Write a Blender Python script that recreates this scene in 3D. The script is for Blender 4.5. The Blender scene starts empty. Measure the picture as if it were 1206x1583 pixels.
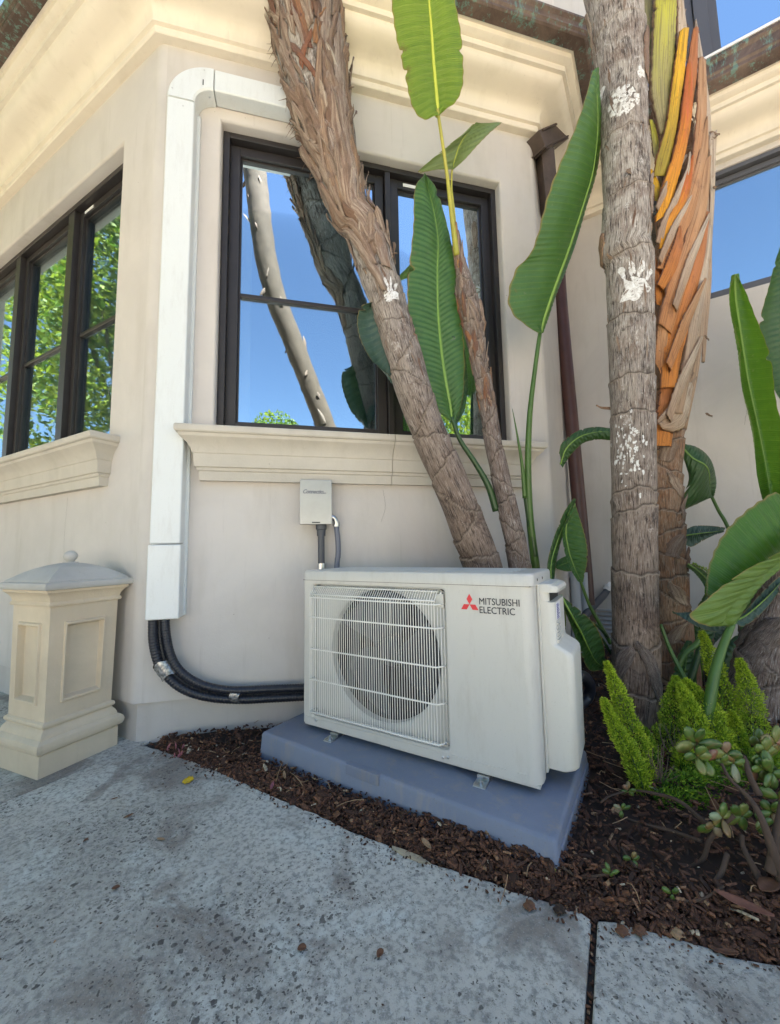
import bpy, bmesh, math, random
import numpy as np
from mathutils import Vector
R = math.radians
random.seed(7); rng = np.random.default_rng(7)
scene = bpy.context.scene
COL = scene.collection
# ------------------------------------------------------------------ camera
F = 610.; PITCH = R(5.49); ROLL = R(-1.05); EYE = 0.72
_f = np.array([0, math.cos(PITCH), math.sin(PITCH)]); _u = np.array([0, -math.sin(PITCH), math.cos(PITCH)]); _x = np.array([1., 0, 0])
CX = _x*math.cos(ROLL)+_u*math.sin(ROLL); CU = -_x*math.sin(ROLL)+_u*math.cos(ROLL); CF = _f
CP = np.array([0, 0, EYE])
cam_d = bpy.data.cameras.new('camera'); cam = bpy.data.objects.new('camera', cam_d); COL.objects.link(cam)
cam_d.sensor_fit = 'VERTICAL'; cam_d.sensor_height = 24; cam_d.lens = 24*F/1583; cam_d.clip_end = 500; cam_d.clip_start = .02
from mathutils import Matrix
cam.matrix_world = Matrix(((CX[0], CU[0], -CF[0], CP[0]), (CX[1], CU[1], -CF[1], CP[1]), (CX[2], CU[2], -CF[2], CP[2]), (0, 0, 0, 1)))
scene.camera = cam
# ------------------------------------------------------------------ sky, sun, exposure
SUN_AZ, SUN_EL = 25., 60.       # azimuth from +Y towards +X: behind the house
w = bpy.data.worlds.new('World'); scene.world = w; w.use_nodes = True
nt = w.node_tree; nt.nodes.clear()
sky = nt.nodes.new('ShaderNodeTexSky'); sky.sky_type = 'NISHITA'; sky.sun_disc = False
sky.sun_elevation = R(SUN_EL); sky.sun_rotation = R(SUN_AZ); sky.air_density = 1.0; sky.dust_density = .6; sky.ozone_density = 1.3
bg = nt.nodes.new('ShaderNodeBackground'); bg.inputs[1].default_value = .052
wo = nt.nodes.new('ShaderNodeOutputWorld'); nt.links.new(sky.outputs[0], bg.inputs[0]); nt.links.new(bg.outputs[0], wo.inputs[0])
sd = bpy.data.lights.new('sun', 'SUN'); sd.energy = 5.0; sd.angle = R(.5); sd.color = (1, .94, .84)
sun = bpy.data.objects.new('sun', sd); COL.objects.link(sun)
_sd = Vector((math.sin(R(SUN_AZ))*math.cos(R(SUN_EL)), math.cos(R(SUN_AZ))*math.cos(R(SUN_EL)), math.sin(R(SUN_EL))))
sun.rotation_euler = _sd.to_track_quat('Z', 'Y').to_euler()
scene.view_settings.view_transform = 'Standard'; scene.view_settings.look = 'None'
scene.view_settings.gamma = 1; scene.view_settings.use_curve_mapping = False
scene.view_settings.exposure = 2.85
scene.view_settings.use_white_balance = True; scene.view_settings.white_balance_temperature = 6450; scene.view_settings.white_balance_tint = 8
scene.cycles.max_bounces = 8; scene.cycles.diffuse_bounces = 5; scene.cycles.transparent_max_bounces = 16
# ------------------------------------------------------------------ geometry of the place from sight lines
def ray(px, py): return (px-603)/F*CX-(py-791.5)/F*CU+CF
def gz(px, py, z=0.):
    d = ray(px, py); return CP+d*(z-CP[2])/d[2]
def onv(px, py, P, th):
    n = np.array([math.cos(th), -math.sin(th), 0]); d = ray(px, py)
    return CP+d*((np.array(P)-CP)@n)/(d@n)
def at(px, py, y):
    d = ray(px, py); return CP+d*(y/d[1])
def az(a): return np.array([math.sin(R(a)), math.cos(R(a)), 0.])
LAZ, BAZ, FAZ, RAZ = -61.6, 76.3, 34., 122.4
C0 = np.array([-1.005, 1.585, 0.]); DB = az(BAZ); DL = az(LAZ); DF = az(FAZ); DR = az(RAZ)
NB = az(BAZ+90); NL = az(LAZ-90); NF = az(FAZ+90); NR = az(RAZ+90)
BLEN = 1.905; C1 = C0+DB*BLEN; FLEN = .80; C2 = C1+DF*FLEN
# ------------------------------------------------------------------ object helpers
OFF = {}
def thing(name, label, cat, loc=(0, 0, 0), rz=0., group=None, local=False):
    o = bpy.data.objects.new(name, None); o.empty_display_size = .1; COL.objects.link(o)
    o.location = loc; o.rotation_euler = (0, 0, rz); o['label'] = label; o['category'] = cat
    if group: o['group'] = group
    OFF[o] = np.zeros(3) if local else np.array(loc, float)
    return o
def part(name, V, Fc, mat, par=None, uv=None, smooth=False, bevel=0, label=None, kind=None, solid=0, attr=None, autos=None, seg=2):
    V = np.array(V, float); c = (V.min(0)+V.max(0))/2
    me = bpy.data.meshes.new(name); me.from_pydata((V-c).tolist(), [], [tuple(int(i) for i in f) for f in Fc])
    if uv is not None:
        l = me.uv_layers.new(name='UVMap'); li = np.zeros(len(me.loops), int); me.loops.foreach_get('vertex_index', li)
        l.data.foreach_set('uv', np.array(uv, float)[li].ravel())
    if attr:
        for k, a in attr.items():
            at_ = me.attributes.new(k, 'FLOAT', 'POINT'); at_.data.foreach_set('value', np.array(a, float))
    me.materials.append(mat)
    if smooth: me.polygons.foreach_set('use_smooth', [True]*len(me.polygons))
    o = bpy.data.objects.new(name, me); COL.objects.link(o)
    if par is not None: o.parent = par; o.location = c-OFF[par]
    else: o.location = c
    OFF[o] = c
    if bevel:
        b = o.modifiers.new('bevel', 'BEVEL'); b.width = bevel; b.segments = seg; b.limit_method = 'ANGLE'; b.angle_limit = R(35)
        b.harden_normals = False
        me.polygons.foreach_set('use_smooth', [True]*len(me.polygons)); wn = o.modifiers.new('wn', 'WEIGHTED_NORMAL'); wn.keep_sharp = True
    if solid:
        s = o.modifiers.new('solid', 'SOLIDIFY'); s.thickness = solid; s.offset = 0
    if autos: me.set_sharp_from_angle(angle=R(autos))
    if label: o['label'] = label
    if kind: o['kind'] = kind
    return o
def tag(o, label, cat, group=None):
    o['label'] = label; o['category'] = cat
    if group: o['group'] = group
    return o
def cat_(*ms):
    V = []; Fc = []
    for v, f in ms:
        b = len(V); V += [tuple(p) for p in v]; Fc += [tuple(i+b for i in q) for q in f]
    return V, Fc
def boxm(x0, x1, y0, y1, z0, z1):
    V = [(x, y, z) for z in (z0, z1) for y in (y0, y1) for x in (x0, x1)]
    return V, [(0, 2, 3, 1), (4, 5, 7, 6), (0, 1, 5, 4), (2, 6, 7, 3), (0, 4, 6, 2), (1, 3, 7, 5)]
def frm(P, D, N, m):           # local (t, out, z) -> world
    V, Fc = m
    return [tuple(np.array(P)+np.array(D)*v[0]+np.array(N)*v[1]+np.array([0, 0, v[2]])) for v in V], Fc
def wbox(P, D, N, t0, t1, o0, o1, z0, z1): return frm(P, D, N, boxm(t0, t1, o0, o1, z0, z1))
def cr(P, n, closed=False):    # Catmull-Rom resample by chord
    P = np.array(P, float)
    if len(P) == 2: return P[0]+(P[1]-P[0])*np.linspace(0, 1, n)[:, None]
    E = np.vstack([2*P[0]-P[1], P, 2*P[-1]-P[-2]])
    d = np.r_[0, np.cumsum(np.linalg.norm(np.diff(P, axis=0), axis=1))]
    s = np.linspace(0, d[-1], n); out = []
    for q in s:
        i = min(max(np.searchsorted(d, q, 'right')-1, 0), len(P)-2); t = (q-d[i])/(d[i+1]-d[i]+1e-12)
        a, b, c, e = E[i], E[i+1], E[i+2], E[i+3]
        out.append(.5*((2*b)+(-a+c)*t+(2*a-5*b+4*c-e)*t*t+(-a+3*b-3*c+e)*t**3))
    return np.array(out)
def frames(P):
    T = np.gradient(P, axis=0); T /= np.linalg.norm(T, axis=1)[:, None]+1e-12
    n0 = np.cross(T[0], [0, 0, 1.]);
    if np.linalg.norm(n0) < .2: n0 = np.cross(T[0], [1., 0, 0])
    A = [];
    n = n0/np.linalg.norm(n0)
    for t in T:
        n = n-t*(n@t); n /= np.linalg.norm(n); A.append(n)
    A = np.array(A); return T, A, np.cross(T, A)
def tube(P, r, n=10, caps=True, res=None):
    P = np.array(P, float)
    if res: P = cr(P, res)
    T, A, B = frames(P); r = np.broadcast_to(np.interp(np.linspace(0, 1, len(P)), np.linspace(0, 1, len(np.atleast_1d(r))), np.atleast_1d(r)), len(P))
    V = []; Fc = []
    for i in range(len(P)):
        for k in range(n):
            a = 2*math.pi*k/n; V.append(P[i]+r[i]*(A[i]*math.cos(a)+B[i]*math.sin(a)))
    for i in range(len(P)-1):
        for k in range(n): Fc.append((i*n+k, i*n+(k+1) % n, (i+1)*n+(k+1) % n, (i+1)*n+k))
    if caps: Fc.append(tuple(range(n))[::-1]); Fc.append(tuple((len(P)-1)*n+k for k in range(n)))
    return V, Fc
def lathe(prof, n=24, c=(0, 0)):
    V = []; Fc = []
    for r, z in prof:
        for k in range(n):
            a = 2*math.pi*k/n; V.append((c[0]+r*math.cos(a), c[1]+r*math.sin(a), z))
    for i in range(len(prof)-1):
        for k in range(n): Fc.append((i*n+k, i*n+(k+1) % n, (i+1)*n+(k+1) % n, (i+1)*n+k))
    Fc.append(tuple(range(n))[::-1]); Fc.append(tuple((len(prof)-1)*n+k for k in range(n)))
    return V, Fc
def loft(loops, closed=True, caps=False):
    V = []; Fc = []; n = len(loops[0])
    for l in loops: V += [tuple(p) for p in l]
    for i in range(len(loops)-1):
        for k in range(n if closed else n-1): Fc.append((i*n+k, i*n+(k+1) % n, (i+1)*n+(k+1) % n, (i+1)*n+k))
    if caps: Fc.append(tuple(range(n))[::-1]); Fc.append(tuple((len(loops)-1)*n+k for k in range(n)))
    return V, Fc
# ------------------------------------------------------------------ materials
class NM:
    def __init__(s, name):
        s.m = bpy.data.materials.new(name); s.m.use_nodes = True; s.t = s.m.node_tree; s.b = s.t.nodes['Principled BSDF']; s.out = s.t.nodes['Material Output']
    def n(s, ty, **k):
        x = s.t.nodes.new('ShaderNode'+ty)
        for a, v in k.items(): setattr(x, a, v)
        return x
    def l(s, a, b): s.t.links.new(a, b)
    def coord(s, kind='Object', scale=(1, 1, 1), rot=(0, 0, 0)):
        c = s.n('TexCoord'); m = s.n('Mapping'); m.inputs['Scale'].default_value = scale; m.inputs['Rotation'].default_value = rot
        s.l(c.outputs[kind], m.inputs[0]); return m.outputs[0]
    def noise(s, vec, sc, det=5, rough=.6, dist=0):
        x = s.n('TexNoise'); x.inputs['Scale'].default_value = sc; x.inputs['Detail'].default_value = det; x.inputs['Roughness'].default_value = rough; x.inputs['Distortion'].default_value = dist
        s.l(vec, x.inputs['Vector']); return x.outputs['Fac']
    def ramp(s, fac, stops, interp='LINEAR'):
        x = s.n('ValToRGB'); x.color_ramp.interpolation = interp; e = x.color_ramp.elements
        while len(e) < len(stops): e.new(.5)
        for q, (p, c) in zip(e, stops): q.position = p; q.color = (*c, 1) if len(c) == 3 else c
        s.l(fac, x.inputs[0]); return x.outputs[0]
    def mix(s, fac, a, b, mode='MIX'):
        x = s.n('Mix', data_type='RGBA', blend_type=mode)
        for i, v in ((0, fac), (6, a), (7, b)):
            if hasattr(v, 'is_linked') or hasattr(v, 'links'): s.l(v, x.inputs[i])
            else: x.inputs[i].default_value = v if i == 0 else ((*v, 1) if len(v) == 3 else v)
        return x.outputs[2]
    def math(s, op, a, b=0., c=None):
        x = s.n('Math', operation=op)
        for i, v in enumerate((a, b) if c is None else (a, b, c)):
            if hasattr(v, 'links'): s.l(v, x.inputs[i])
            else: x.inputs[i].default_value = v
        return x.outputs[0]
    def bump(s, h, st, dist=.01, prev=None):
        x = s.n('Bump'); x.inputs['Strength'].default_value = st; x.inputs['Distance'].default_value = dist; s.l(h, x.inputs['Height'])
        if prev is not None: s.l(prev, x.inputs['Normal'])
        s.l(x.outputs[0], s.b.inputs['Normal']); return x.outputs[0]
    def col(s, c):
        if hasattr(c, 'links'): s.l(c, s.b.inputs['Base Color'])
        else: s.b.inputs['Base Color'].default_value = (*c, 1)
    def set(s, **k):
        for a, v in k.items(): s.b.inputs[a].default_value = v
BW = lambda v: (v, v, v)
def m_stucco(name, c, bumpst=.25, stain=.12, rough=.85):
    m = NM(name); g = m.coord()
    n1 = m.noise(g, 2.2, 6, .65, .4); n2 = m.noise(m.coord(scale=(3, 3, .6)), 2.5, 5, .6); n3 = m.noise(g, 160, 4, .7); n4 = m.noise(g, 28, 3, .5)
    a = m.mix(m.ramp(n1, [(.35, BW(0)), (.7, BW(1))]), c, tuple(x*(1-stain) for x in c))
    a = m.mix(m.ramp(m.noise(m.coord(scale=(9, 9, .5)), 3, 6, .7), [(.60, BW(0)), (.72, BW(.30))]), a, (c[0]*.62, c[1]*.60, c[2]*.58)); a = m.mix(m.ramp(n2, [(.52, BW(0)), (.8, BW(.55))]), a, (c[0]*.72, c[1]*.70, c[2]*.66))
    sp = m.n('TexVoronoi'); sp.inputs['Scale'].default_value = 14; m.l(g, sp.inputs['Vector'])
    spk = m.math('LESS_THAN', m.math('ADD', sp.outputs['Distance'], m.math('MULTIPLY', n3, .09)), .078)
    spk = m.math('MULTIPLY', spk, m.math('GREATER_THAN', m.noise(g, 3.1, 2), .56))
    a = m.mix(m.math('MULTIPLY', spk, .6), a, (c[0]*.3, c[1]*.28, c[2]*.26))
    m.col(a); m.set(Roughness=rough); b = m.bump(n4, bumpst*.35, .006); m.bump(n3, bumpst, .002, b); return m.m
def m_plain(name, c, rough=.5, metal=0., bump=0, bs=200, var=.0, vs=6, spec=.5, coat=0, dust=0):
    m = NM(name); m.col(c); m.set(Roughness=rough, Metallic=metal); m.b.inputs['Specular IOR Level'].default_value = spec
    g = m.coord()
    if var: m.col(m.mix(m.ramp(m.noise(g, vs, 5, .65), [(.35, BW(0)), (.68, BW(1))]), c, tuple(x*(1-var) for x in c)))
    if dust:
        base = m.b.inputs['Base Color'].links[0].from_socket if m.b.inputs['Base Color'].links else c
        d1 = m.ramp(m.noise(m.coord(scale=(6, 6, 1.2)), 4, 7, .75), [(.50, BW(0)), (.70, BW(dust))]); a = m.mix(d1, base, (.30, .26, .21)); a = m.mix(m.ramp(m.noise(g, 210, 3, .7), [(.62, BW(0)), (.72, BW(dust))]), a, (.16, .13, .10)); m.col(a)
    if bump: m.bump(m.noise(g, bs, 4), bump, .002)
    if coat: m.set(**{'Coat Weight': coat, 'Coat Roughness': .15})
    return m.m
def m_trunk(name, cols, streak=1., grad=None, edge=(.10, .06, .04), mid=(.22,.15,.11), pale=None):
    m = NM(name); g = m.coord('UV', (1, 1, 1))
    st = m.noise(m.coord('UV', (15, 1.5, 1)), 5, 7, .72, .35); st2 = m.noise(m.coord('UV', (3.5, .9, 1)), 4, 6, .68, .6)
    fine = m.noise(m.coord('UV', (34, 2.0, 1)), 6, 6, .75, .2); blot = m.noise(m.coord('UV', (2.2, 2.6, 1)), 2.2, 6, .65, .5)
    a = m.mix(m.ramp(st2, [(.38, BW(0)), (.62, BW(1))]), cols[0], cols[1])
    a = m.mix(m.ramp(blot, [(.45, BW(0)), (.62, BW(.8))]), a, mid)
    a = m.mix(m.ramp(st, [(.39, BW(1.)), (.50, BW(0))]), a, edge); big = m.noise(m.coord('UV', (1.6, 1.1, 1)), 3, 7, .75, .9); a = m.mix(m.ramp(big, [(.54, BW(0)), (.62, BW(.8))]), a, tuple(x*.9 for x in edge)); a = m.mix(m.ramp(m.noise(m.coord('UV', (2.6, 1.8, 1)), 4, 7, .8, .5), [(.58, BW(0)), (.66, BW(.7))]), a, cols[2])
    a = m.mix(m.ramp(fine, [(.52, BW(0)), (.66, BW(.85))]), a, cols[2])
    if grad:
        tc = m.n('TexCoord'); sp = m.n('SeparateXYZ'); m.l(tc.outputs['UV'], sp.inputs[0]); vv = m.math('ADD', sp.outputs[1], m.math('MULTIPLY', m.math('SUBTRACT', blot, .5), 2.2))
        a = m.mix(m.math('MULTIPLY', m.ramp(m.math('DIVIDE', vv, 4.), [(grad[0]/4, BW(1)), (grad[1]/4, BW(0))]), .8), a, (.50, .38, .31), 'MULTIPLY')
    sc = m.n('Attribute', attribute_name='scar'); a = m.mix(m.math('MULTIPLY', sc.outputs['Fac'], .85), a, (.05, .032, .022))
    li = m.n('Attribute', attribute_name='lip'); a = m.mix(m.math('MULTIPLY', li.outputs['Fac'], .6), a, (.42, .34, .26))
    m.col(a); m.set(Roughness=.9); b = m.bump(st, 1., .006); m.bump(fine, .8, .003, b); return m.m
def m_husk(name, stops, stripes=1.):
    m = NM(name); oi = m.n('ObjectInfo'); base = m.ramp(oi.outputs['Random'], stops); base = m.mix(m.ramp(m.noise(m.coord('UV', (1.5, .6, 1)), 3, 4, .6), [(.42, BW(.75)), (.6, BW(0))]), base, (.20, .11, .07))
    s1 = m.noise(m.coord('UV', (14, 1.2, 1)), 5, 6, .7, .2); s2 = m.noise(m.coord('UV', (40, 2, 1)), 6, 4, .7)
    a = m.mix(m.ramp(s1, [(.40, BW(.9)), (.55, BW(0))]), base, (.08, .045, .03))
    a = m.mix(m.ramp(s2, [(.52, BW(0)), (.72, BW(.6))]), a, (.58, .48, .38))
    m.col(a); m.set(Roughness=.8); b = m.bump(s1, .7, .004); m.bump(s2, .5, .002, b); return m.m
def m_sheath(name, c0, c1, dark, tip=None):   # v along the sheath, u across
    m = NM(name); tc = m.n('TexCoord'); sp = m.n('SeparateXYZ'); m.l(tc.outputs['UV'], sp.inputs[0])
    s1 = m.noise(m.coord('UV', (9, .9, 1)), 3, 5, .6, .3); s2 = m.noise(m.coord('UV', (30, 1.5, 1)), 5, 4, .65); bl = m.noise(m.coord('UV', (3, 2.5, 1)), 2.5, 4, .6)
    vv = m.math('ADD', sp.outputs[1], m.math('MULTIPLY', m.math('SUBTRACT', bl, .5), .7))
    a = m.mix(m.ramp(vv, [(.1, BW(0)), (.75, BW(1))]), c0, c1)
    a = m.mix(m.ramp(s1, [(.42, BW(.6)), (.55, BW(0))]), a, tuple(x*.42 for x in c0))
    ed = m.math('ABSOLUTE', m.math('SUBTRACT', sp.outputs[0], .5)); ed = m.math('ADD', ed, m.math('MULTIPLY', m.math('SUBTRACT', s2, .5), .10))
    a = m.mix(m.ramp(ed, [(.40, BW(0)), (.455, BW(.9))]), a, dark)
    a = m.mix(m.ramp(s2, [(.62, BW(0)), (.75, BW(.4))]), a, (.10, .05, .03))
    st = m.noise(m.coord('Object', (1, 1, .45)), 22, 6, .75, .6); a = m.mix(m.ramp(st, [(.55, BW(0)), (.66, BW(.5))]), a, dark); sp2 = m.noise(m.coord(), 120, 3, .6); a = m.mix(m.ramp(sp2, [(.66, BW(0)), (.72, BW(.8))]), a, (.05, .025, .015))
    m.col(a); m.set(Roughness=.62); b = m.bump(s1, .8, .004); m.bump(s2, .6, .002, b); return m.m
def m_leaf(name, c0, c1, vein=(.16, .28, .05), trans=.35, tc_=(.25, .45, .03), rough=.38, freq=34, gloss=.5):
    m = NM(name); tc = m.n('TexCoord'); sp = m.n('SeparateXYZ'); m.l(tc.outputs['UV'], sp.inputs[0])   # u: -1..1 across, v: metres along
    au = m.math('ABSOLUTE', sp.outputs[0])
    ph = m.math('SUBTRACT', sp.outputs[1], m.math('MULTIPLY', au, .035))
    wv = m.math('SINE', m.math('MULTIPLY', ph, freq*2*math.pi)); wv2 = m.math('SINE', m.math('MULTIPLY', ph, freq*5.3*2*math.pi))
    n1 = m.noise(m.coord('UV', (1, 3, 1)), 3, 4, .6); n2 = m.noise(m.coord(), 18, 4, .6)
    a = m.mix(m.ramp(n1, [(.35, BW(0)), (.65, BW(1))]), c0, c1)
    a = m.mix(m.ramp(wv2, [(.0, BW(0)), (1., BW(.28))]), a, vein)
    a = m.mix(m.ramp(wv, [(.9, BW(0)), (1., BW(.45))]), a, vein)
    a = m.mix(m.ramp(n2, [(.60, BW(0)), (.78, BW(.35))]), a, tuple(x*.6 for x in c0))
    a = m.mix(m.ramp(au, [(.95, BW(0)), (.985, BW(.85))]), a, (.30, .20, .07)); n4 = m.noise(m.coord(), 9, 5, .7); a = m.mix(m.math('MULTIPLY', m.ramp(n4, [(.60, BW(0)), (.66, BW(.8))]), m.ramp(au, [(.80, BW(0)), (.93, BW(1))])), a, (.22, .13, .05)); n5 = m.noise(m.coord(), 60, 4, .7); a = m.mix(m.ramp(n5, [(.62, BW(0)), (.72, BW(.35))]), a, (.30, .30, .18))
    m.col(a); m.set(Roughness=rough); m.b.inputs['Specular IOR Level'].default_value = gloss
    b = m.bump(wv, .35, .004); bn = m.bump(wv2, .25, .0015, b)
    tr = m.n('BsdfTranslucent'); m.l(m.mix(.5, a, tc_), tr.inputs[0]); m.l(bn, tr.inputs['Normal'])
    mx = m.n('MixShader'); mx.inputs[0].default_value = trans; m.l(m.b.outputs[0], mx.inputs[1]); m.l(tr.outputs[0], mx.inputs[2]); m.l(mx.outputs[0], m.out.inputs[0]); return m.m
def m_glass(name, refl=.55, tint=(.74, .89, 1.)):
    m = NM(name); g = m.n('BsdfGlossy'); g.inputs['Roughness'].default_value = 0.0; g.inputs['Color'].default_value = (*tint, 1)
    nn = m.noise(m.coord(), 1.4, 1, .4); bp = m.n('Bump'); bp.inputs['Strength'].default_value = .02; bp.inputs['Distance'].default_value = .02; m.l(nn, bp.inputs['Height'])
    tr = m.n('BsdfTransparent'); tr.inputs[0].default_value = (.85, .9, .88, 1); fr = m.n('Fresnel'); fr.inputs[0].default_value = 1.5
    mx = m.n('MixShader'); m.l(m.math('ADD', m.math('MULTIPLY', fr.outputs[0], .5), refl), mx.inputs[0]); m.l(tr.outputs[0], mx.inputs[1]); m.l(g.outputs[0], mx.inputs[2]); m.l(mx.outputs[0], m.out.inputs[0]); return m.m
def m_concrete():
    m = NM('concrete'); g = m.coord()
    n1 = m.noise(g, 1.7, 6, .65, .5); n2 = m.noise(g, 5.5, 6, .7, .3); n3 = m.noise(g, 90, 4, .75); n4 = m.noise(g, 330, 3, .7); n5 = m.noise(g, 24, 5, .7, .2)
    a = m.mix(m.ramp(n1, [(.38, BW(0)), (.62, BW(1))]), (.54, .525, .47), (.38, .365, .32))
    a = m.mix(m.ramp(n2, [(.52, BW(0)), (.66, BW(.65))]), a, (.60, .63, .59))
    a = m.mix(m.ramp(m.noise(m.coord(rot=(0, 0, 1)), 3.3, 5, .6, .6), [(.55, BW(0)), (.64, BW(.8))]), a, (.20, .165, .135)); a = m.mix(m.ramp(m.noise(m.coord(rot=(0, 0, 2)), 7, 6, .75, .8), [(.58, BW(0)), (.70, BW(.6))]), a, (.58, .62, .59))
    a = m.mix(m.ramp(n3, [(.38, BW(.75)), (.54, BW(0))]), a, (.17, .17, .155))
    a = m.mix(m.ramp(n4, [(.56, BW(0)), (.72, BW(.5))]), a, (.55, .58, .58))
    pits = []; msum = None; dens = m.ramp(m.noise(g, 2.6, 4, .6), [(.38, BW(.15)), (.60, BW(1))])
    for sc_, thr in ((62, .42), (115, .44), (36, .22), (190, .42)):
        v = m.n('TexVoronoi'); v.inputs['Scale'].default_value = sc_; v.inputs['Randomness'].default_value = 1
        dv = m.n('Mapping'); wob = m.n('TexNoise'); wob.inputs['Scale'].default_value = 55; wob.inputs['Detail'].default_value = 3; m.l(g, wob.inputs['Vector'])
        mixv = m.n('Mix', data_type='VECTOR'); mixv.inputs[0].default_value = .022; m.l(g, mixv.inputs[4]); m.l(wob.outputs['Color'], mixv.inputs[5]); m.l(mixv.outputs[1], v.inputs['Vector'])
        sz = m.math('MULTIPLY', m.math('POWER', m.n('SeparateColor').outputs[0], 1.), 1.) if False else None
        sc2 = m.n('SeparateColor'); m.l(v.outputs['Color'], sc2.inputs[0])
        lim = m.math('MULTIPLY', m.math('MULTIPLY', m.math('POWER', sc2.outputs[0], 1.5), thr), dens)
        p = m.math('SUBTRACT', lim, v.outputs['Distance']); p = m.ramp(m.math('MULTIPLY', p, 14.), [(.0, BW(0)), (.5, BW(1))])
        msum = p if msum is None else m.math('MAXIMUM', msum, p)
    a = m.mix(m.math('MULTIPLY', msum, m.math('ADD', m.math('MULTIPLY', n5, .8), .36)), a, (.045, .038, .034)); m.col(a); m.set(Roughness=.78)
    b = m.bump(n3, .5, .004); b = m.bump(n4, .45, .0015, b); h = m.math('SUBTRACT', 1., msum); m.bump(h, .5, .004, b); return m.m
def m_copper():
    m = NM('copper_patina'); g = m.coord(); n1 = m.noise(g, 5, 6, .7, .5); n2 = m.noise(m.coord(scale=(3, 3, .8)), 9, 6, .75, .2); n3 = m.noise(g, 70, 4, .7)
    a = m.mix(m.ramp(n1, [(.4, BW(0)), (.65, BW(1))]), (.07, .045, .035), (.17, .12, .095))
    a = m.mix(m.ramp(n2, [(.53, BW(0)), (.60, BW(.75))]), a, (.14, .27, .23)); a = m.mix(m.ramp(n3, [(.6, BW(0)), (.75, BW(.4))]), a, (.2, .2, .17))
    m.col(a); m.set(Roughness=.55, Metallic=.15); m.bump(n3, .3, .002); return m.m
def m_frond():
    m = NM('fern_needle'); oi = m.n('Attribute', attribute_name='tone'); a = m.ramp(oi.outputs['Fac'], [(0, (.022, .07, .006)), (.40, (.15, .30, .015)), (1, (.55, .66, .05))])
    m.col(a); m.set(Roughness=.55); tr = m.n('BsdfTranslucent'); m.l(a, tr.inputs[0]); mx = m.n('MixShader'); mx.inputs[0].default_value = .35
    m.l(m.b.outputs[0], mx.inputs[1]); m.l(tr.outputs[0], mx.inputs[2]); m.l(mx.outputs[0], m.out.inputs[0]); return m.m
def m_attr(name, stops, rough=.8, trans=0, spec=.3, grain=False):
    m = NM(name); oi = m.n('Attribute', attribute_name='tone'); a = m.ramp(oi.outputs['Fac'], stops)
    if grain: a = m.mix(m.ramp(m.noise(m.coord(), 160, 4, .7), [(.4, BW(.6)), (.6, BW(0))]), a, (.03, .018, .012))
    m.col(a); m.set(Roughness=rough); m.b.inputs['Specular IOR Level'].default_value = spec
    if trans:
        tr = m.n('BsdfTranslucent'); m.l(a, tr.inputs[0]); mx = m.n('MixShader'); mx.inputs[0].default_value = trans
        m.l(m.b.outputs[0], mx.inputs[1]); m.l(tr.outputs[0], mx.inputs[2]); m.l(mx.outputs[0], m.out.inputs[0])
    return m.m
M = {}
M['stucco'] = m_stucco('stucco', (.585, .55, .515)); M['found'] = m_stucco('foundation_render', (.52, .49, .46), .35)
M['cornice'] = m_stucco('cornice_plaster', (.76, .69, .575), .12, .08); M['sill'] = m_stucco('cast_sill', (.56, .52, .45), .35, .2)
M['stone'] = m_stucco('cast_stone', (.66, .56, .415), .5, .22); M['stonecap'] = m_stucco('cast_stone_cap', (.50, .49, .46), .6, .25)
M['concrete'] = m_concrete(); M['copper'] = m_copper()
M['frame'] = m_plain('bronze_frame', (.030, .026, .026), .45, .0, .1, 120, .25, 12); M['framegrey'] = m_plain('grey_frame', (.085, .085, .095), .45, 0, .1)
M['glass'] = m_glass('glass', .47); M['glassL'] = m_glass('glass_side', .28); M['inner'] = m_plain('inner_white', (.84, .84, .76), .6); M['room'] = m_plain('room_wall', (.42, .41, .36), .9)
M['duct'] = m_plain('white_pvc', (.68, .71, .71), .35, 0, .03, 60, .03, 3, dust=.16); M['brown'] = m_plain('brown_metal', (.085, .036, .030), .4, .0, .15, 90, .3, 9)
M['bronze'] = m_plain('bronze_leader', (.10, .07, .055), .55, .1, .3, 60, .4, 14)
M['acw'] = m_plain('enamel_ivory', (.55, .54, .505), .32, 0, .015, 25, .03, 2, dust=.22); M['acgrille'] = m_plain('grille_wire', (.80, .79, .74), .3); M['acplastic'] = m_plain('cover_plastic', (.60, .59, .54), .42, 0, .02, 120, dust=.2)
M['dark'] = m_plain('dark_plastic', (.02, .02, .022), .5); M['fan'] = m_plain('fan_plastic', (.06, .064, .07), .4); M['fin'] = m_plain('coil', (.012, .012, .013), .6, 0)
M['pad'] = m_plain('pad_composite', (.18, .21, .285), .55, 0, .35, 240, .12, 5, dust=.5); M['zinc'] = m_plain('zinc', (.62, .63, .64), .28, 1., .1, 60, .2, 20)
M['galv'] = m_plain('galvanised_steel', (.40, .41, .43), .36, 1., .06, 9, .12, 8); M['conduit'] = m_plain('conduit_grey', (.06, .065, .078), .45); M['flex'] = m_plain('flex_grey', (.13, .14, .18), .45); M['pvcg'] = m_plain('pvc_grey', (.42, .44, .46), .5)
M['hose'] = m_plain('black_wrap', (.016, .018, .026), .33, 0, .1, 80); M['tape'] = m_plain('silver_tape', (.5, .5, .5), .25, .6, .5, 90, .85, 90)
M['red'] = m_plain('logo_red', (.62, .02, .03), .35); M['ink'] = m_plain('ink', (.012, .014, .025), .4); M['label'] = m_plain('label_white', (.74, .74, .8), .4); M['labelink'] = m_plain('label_ink', (.12, .10, .34), .5)
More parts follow.
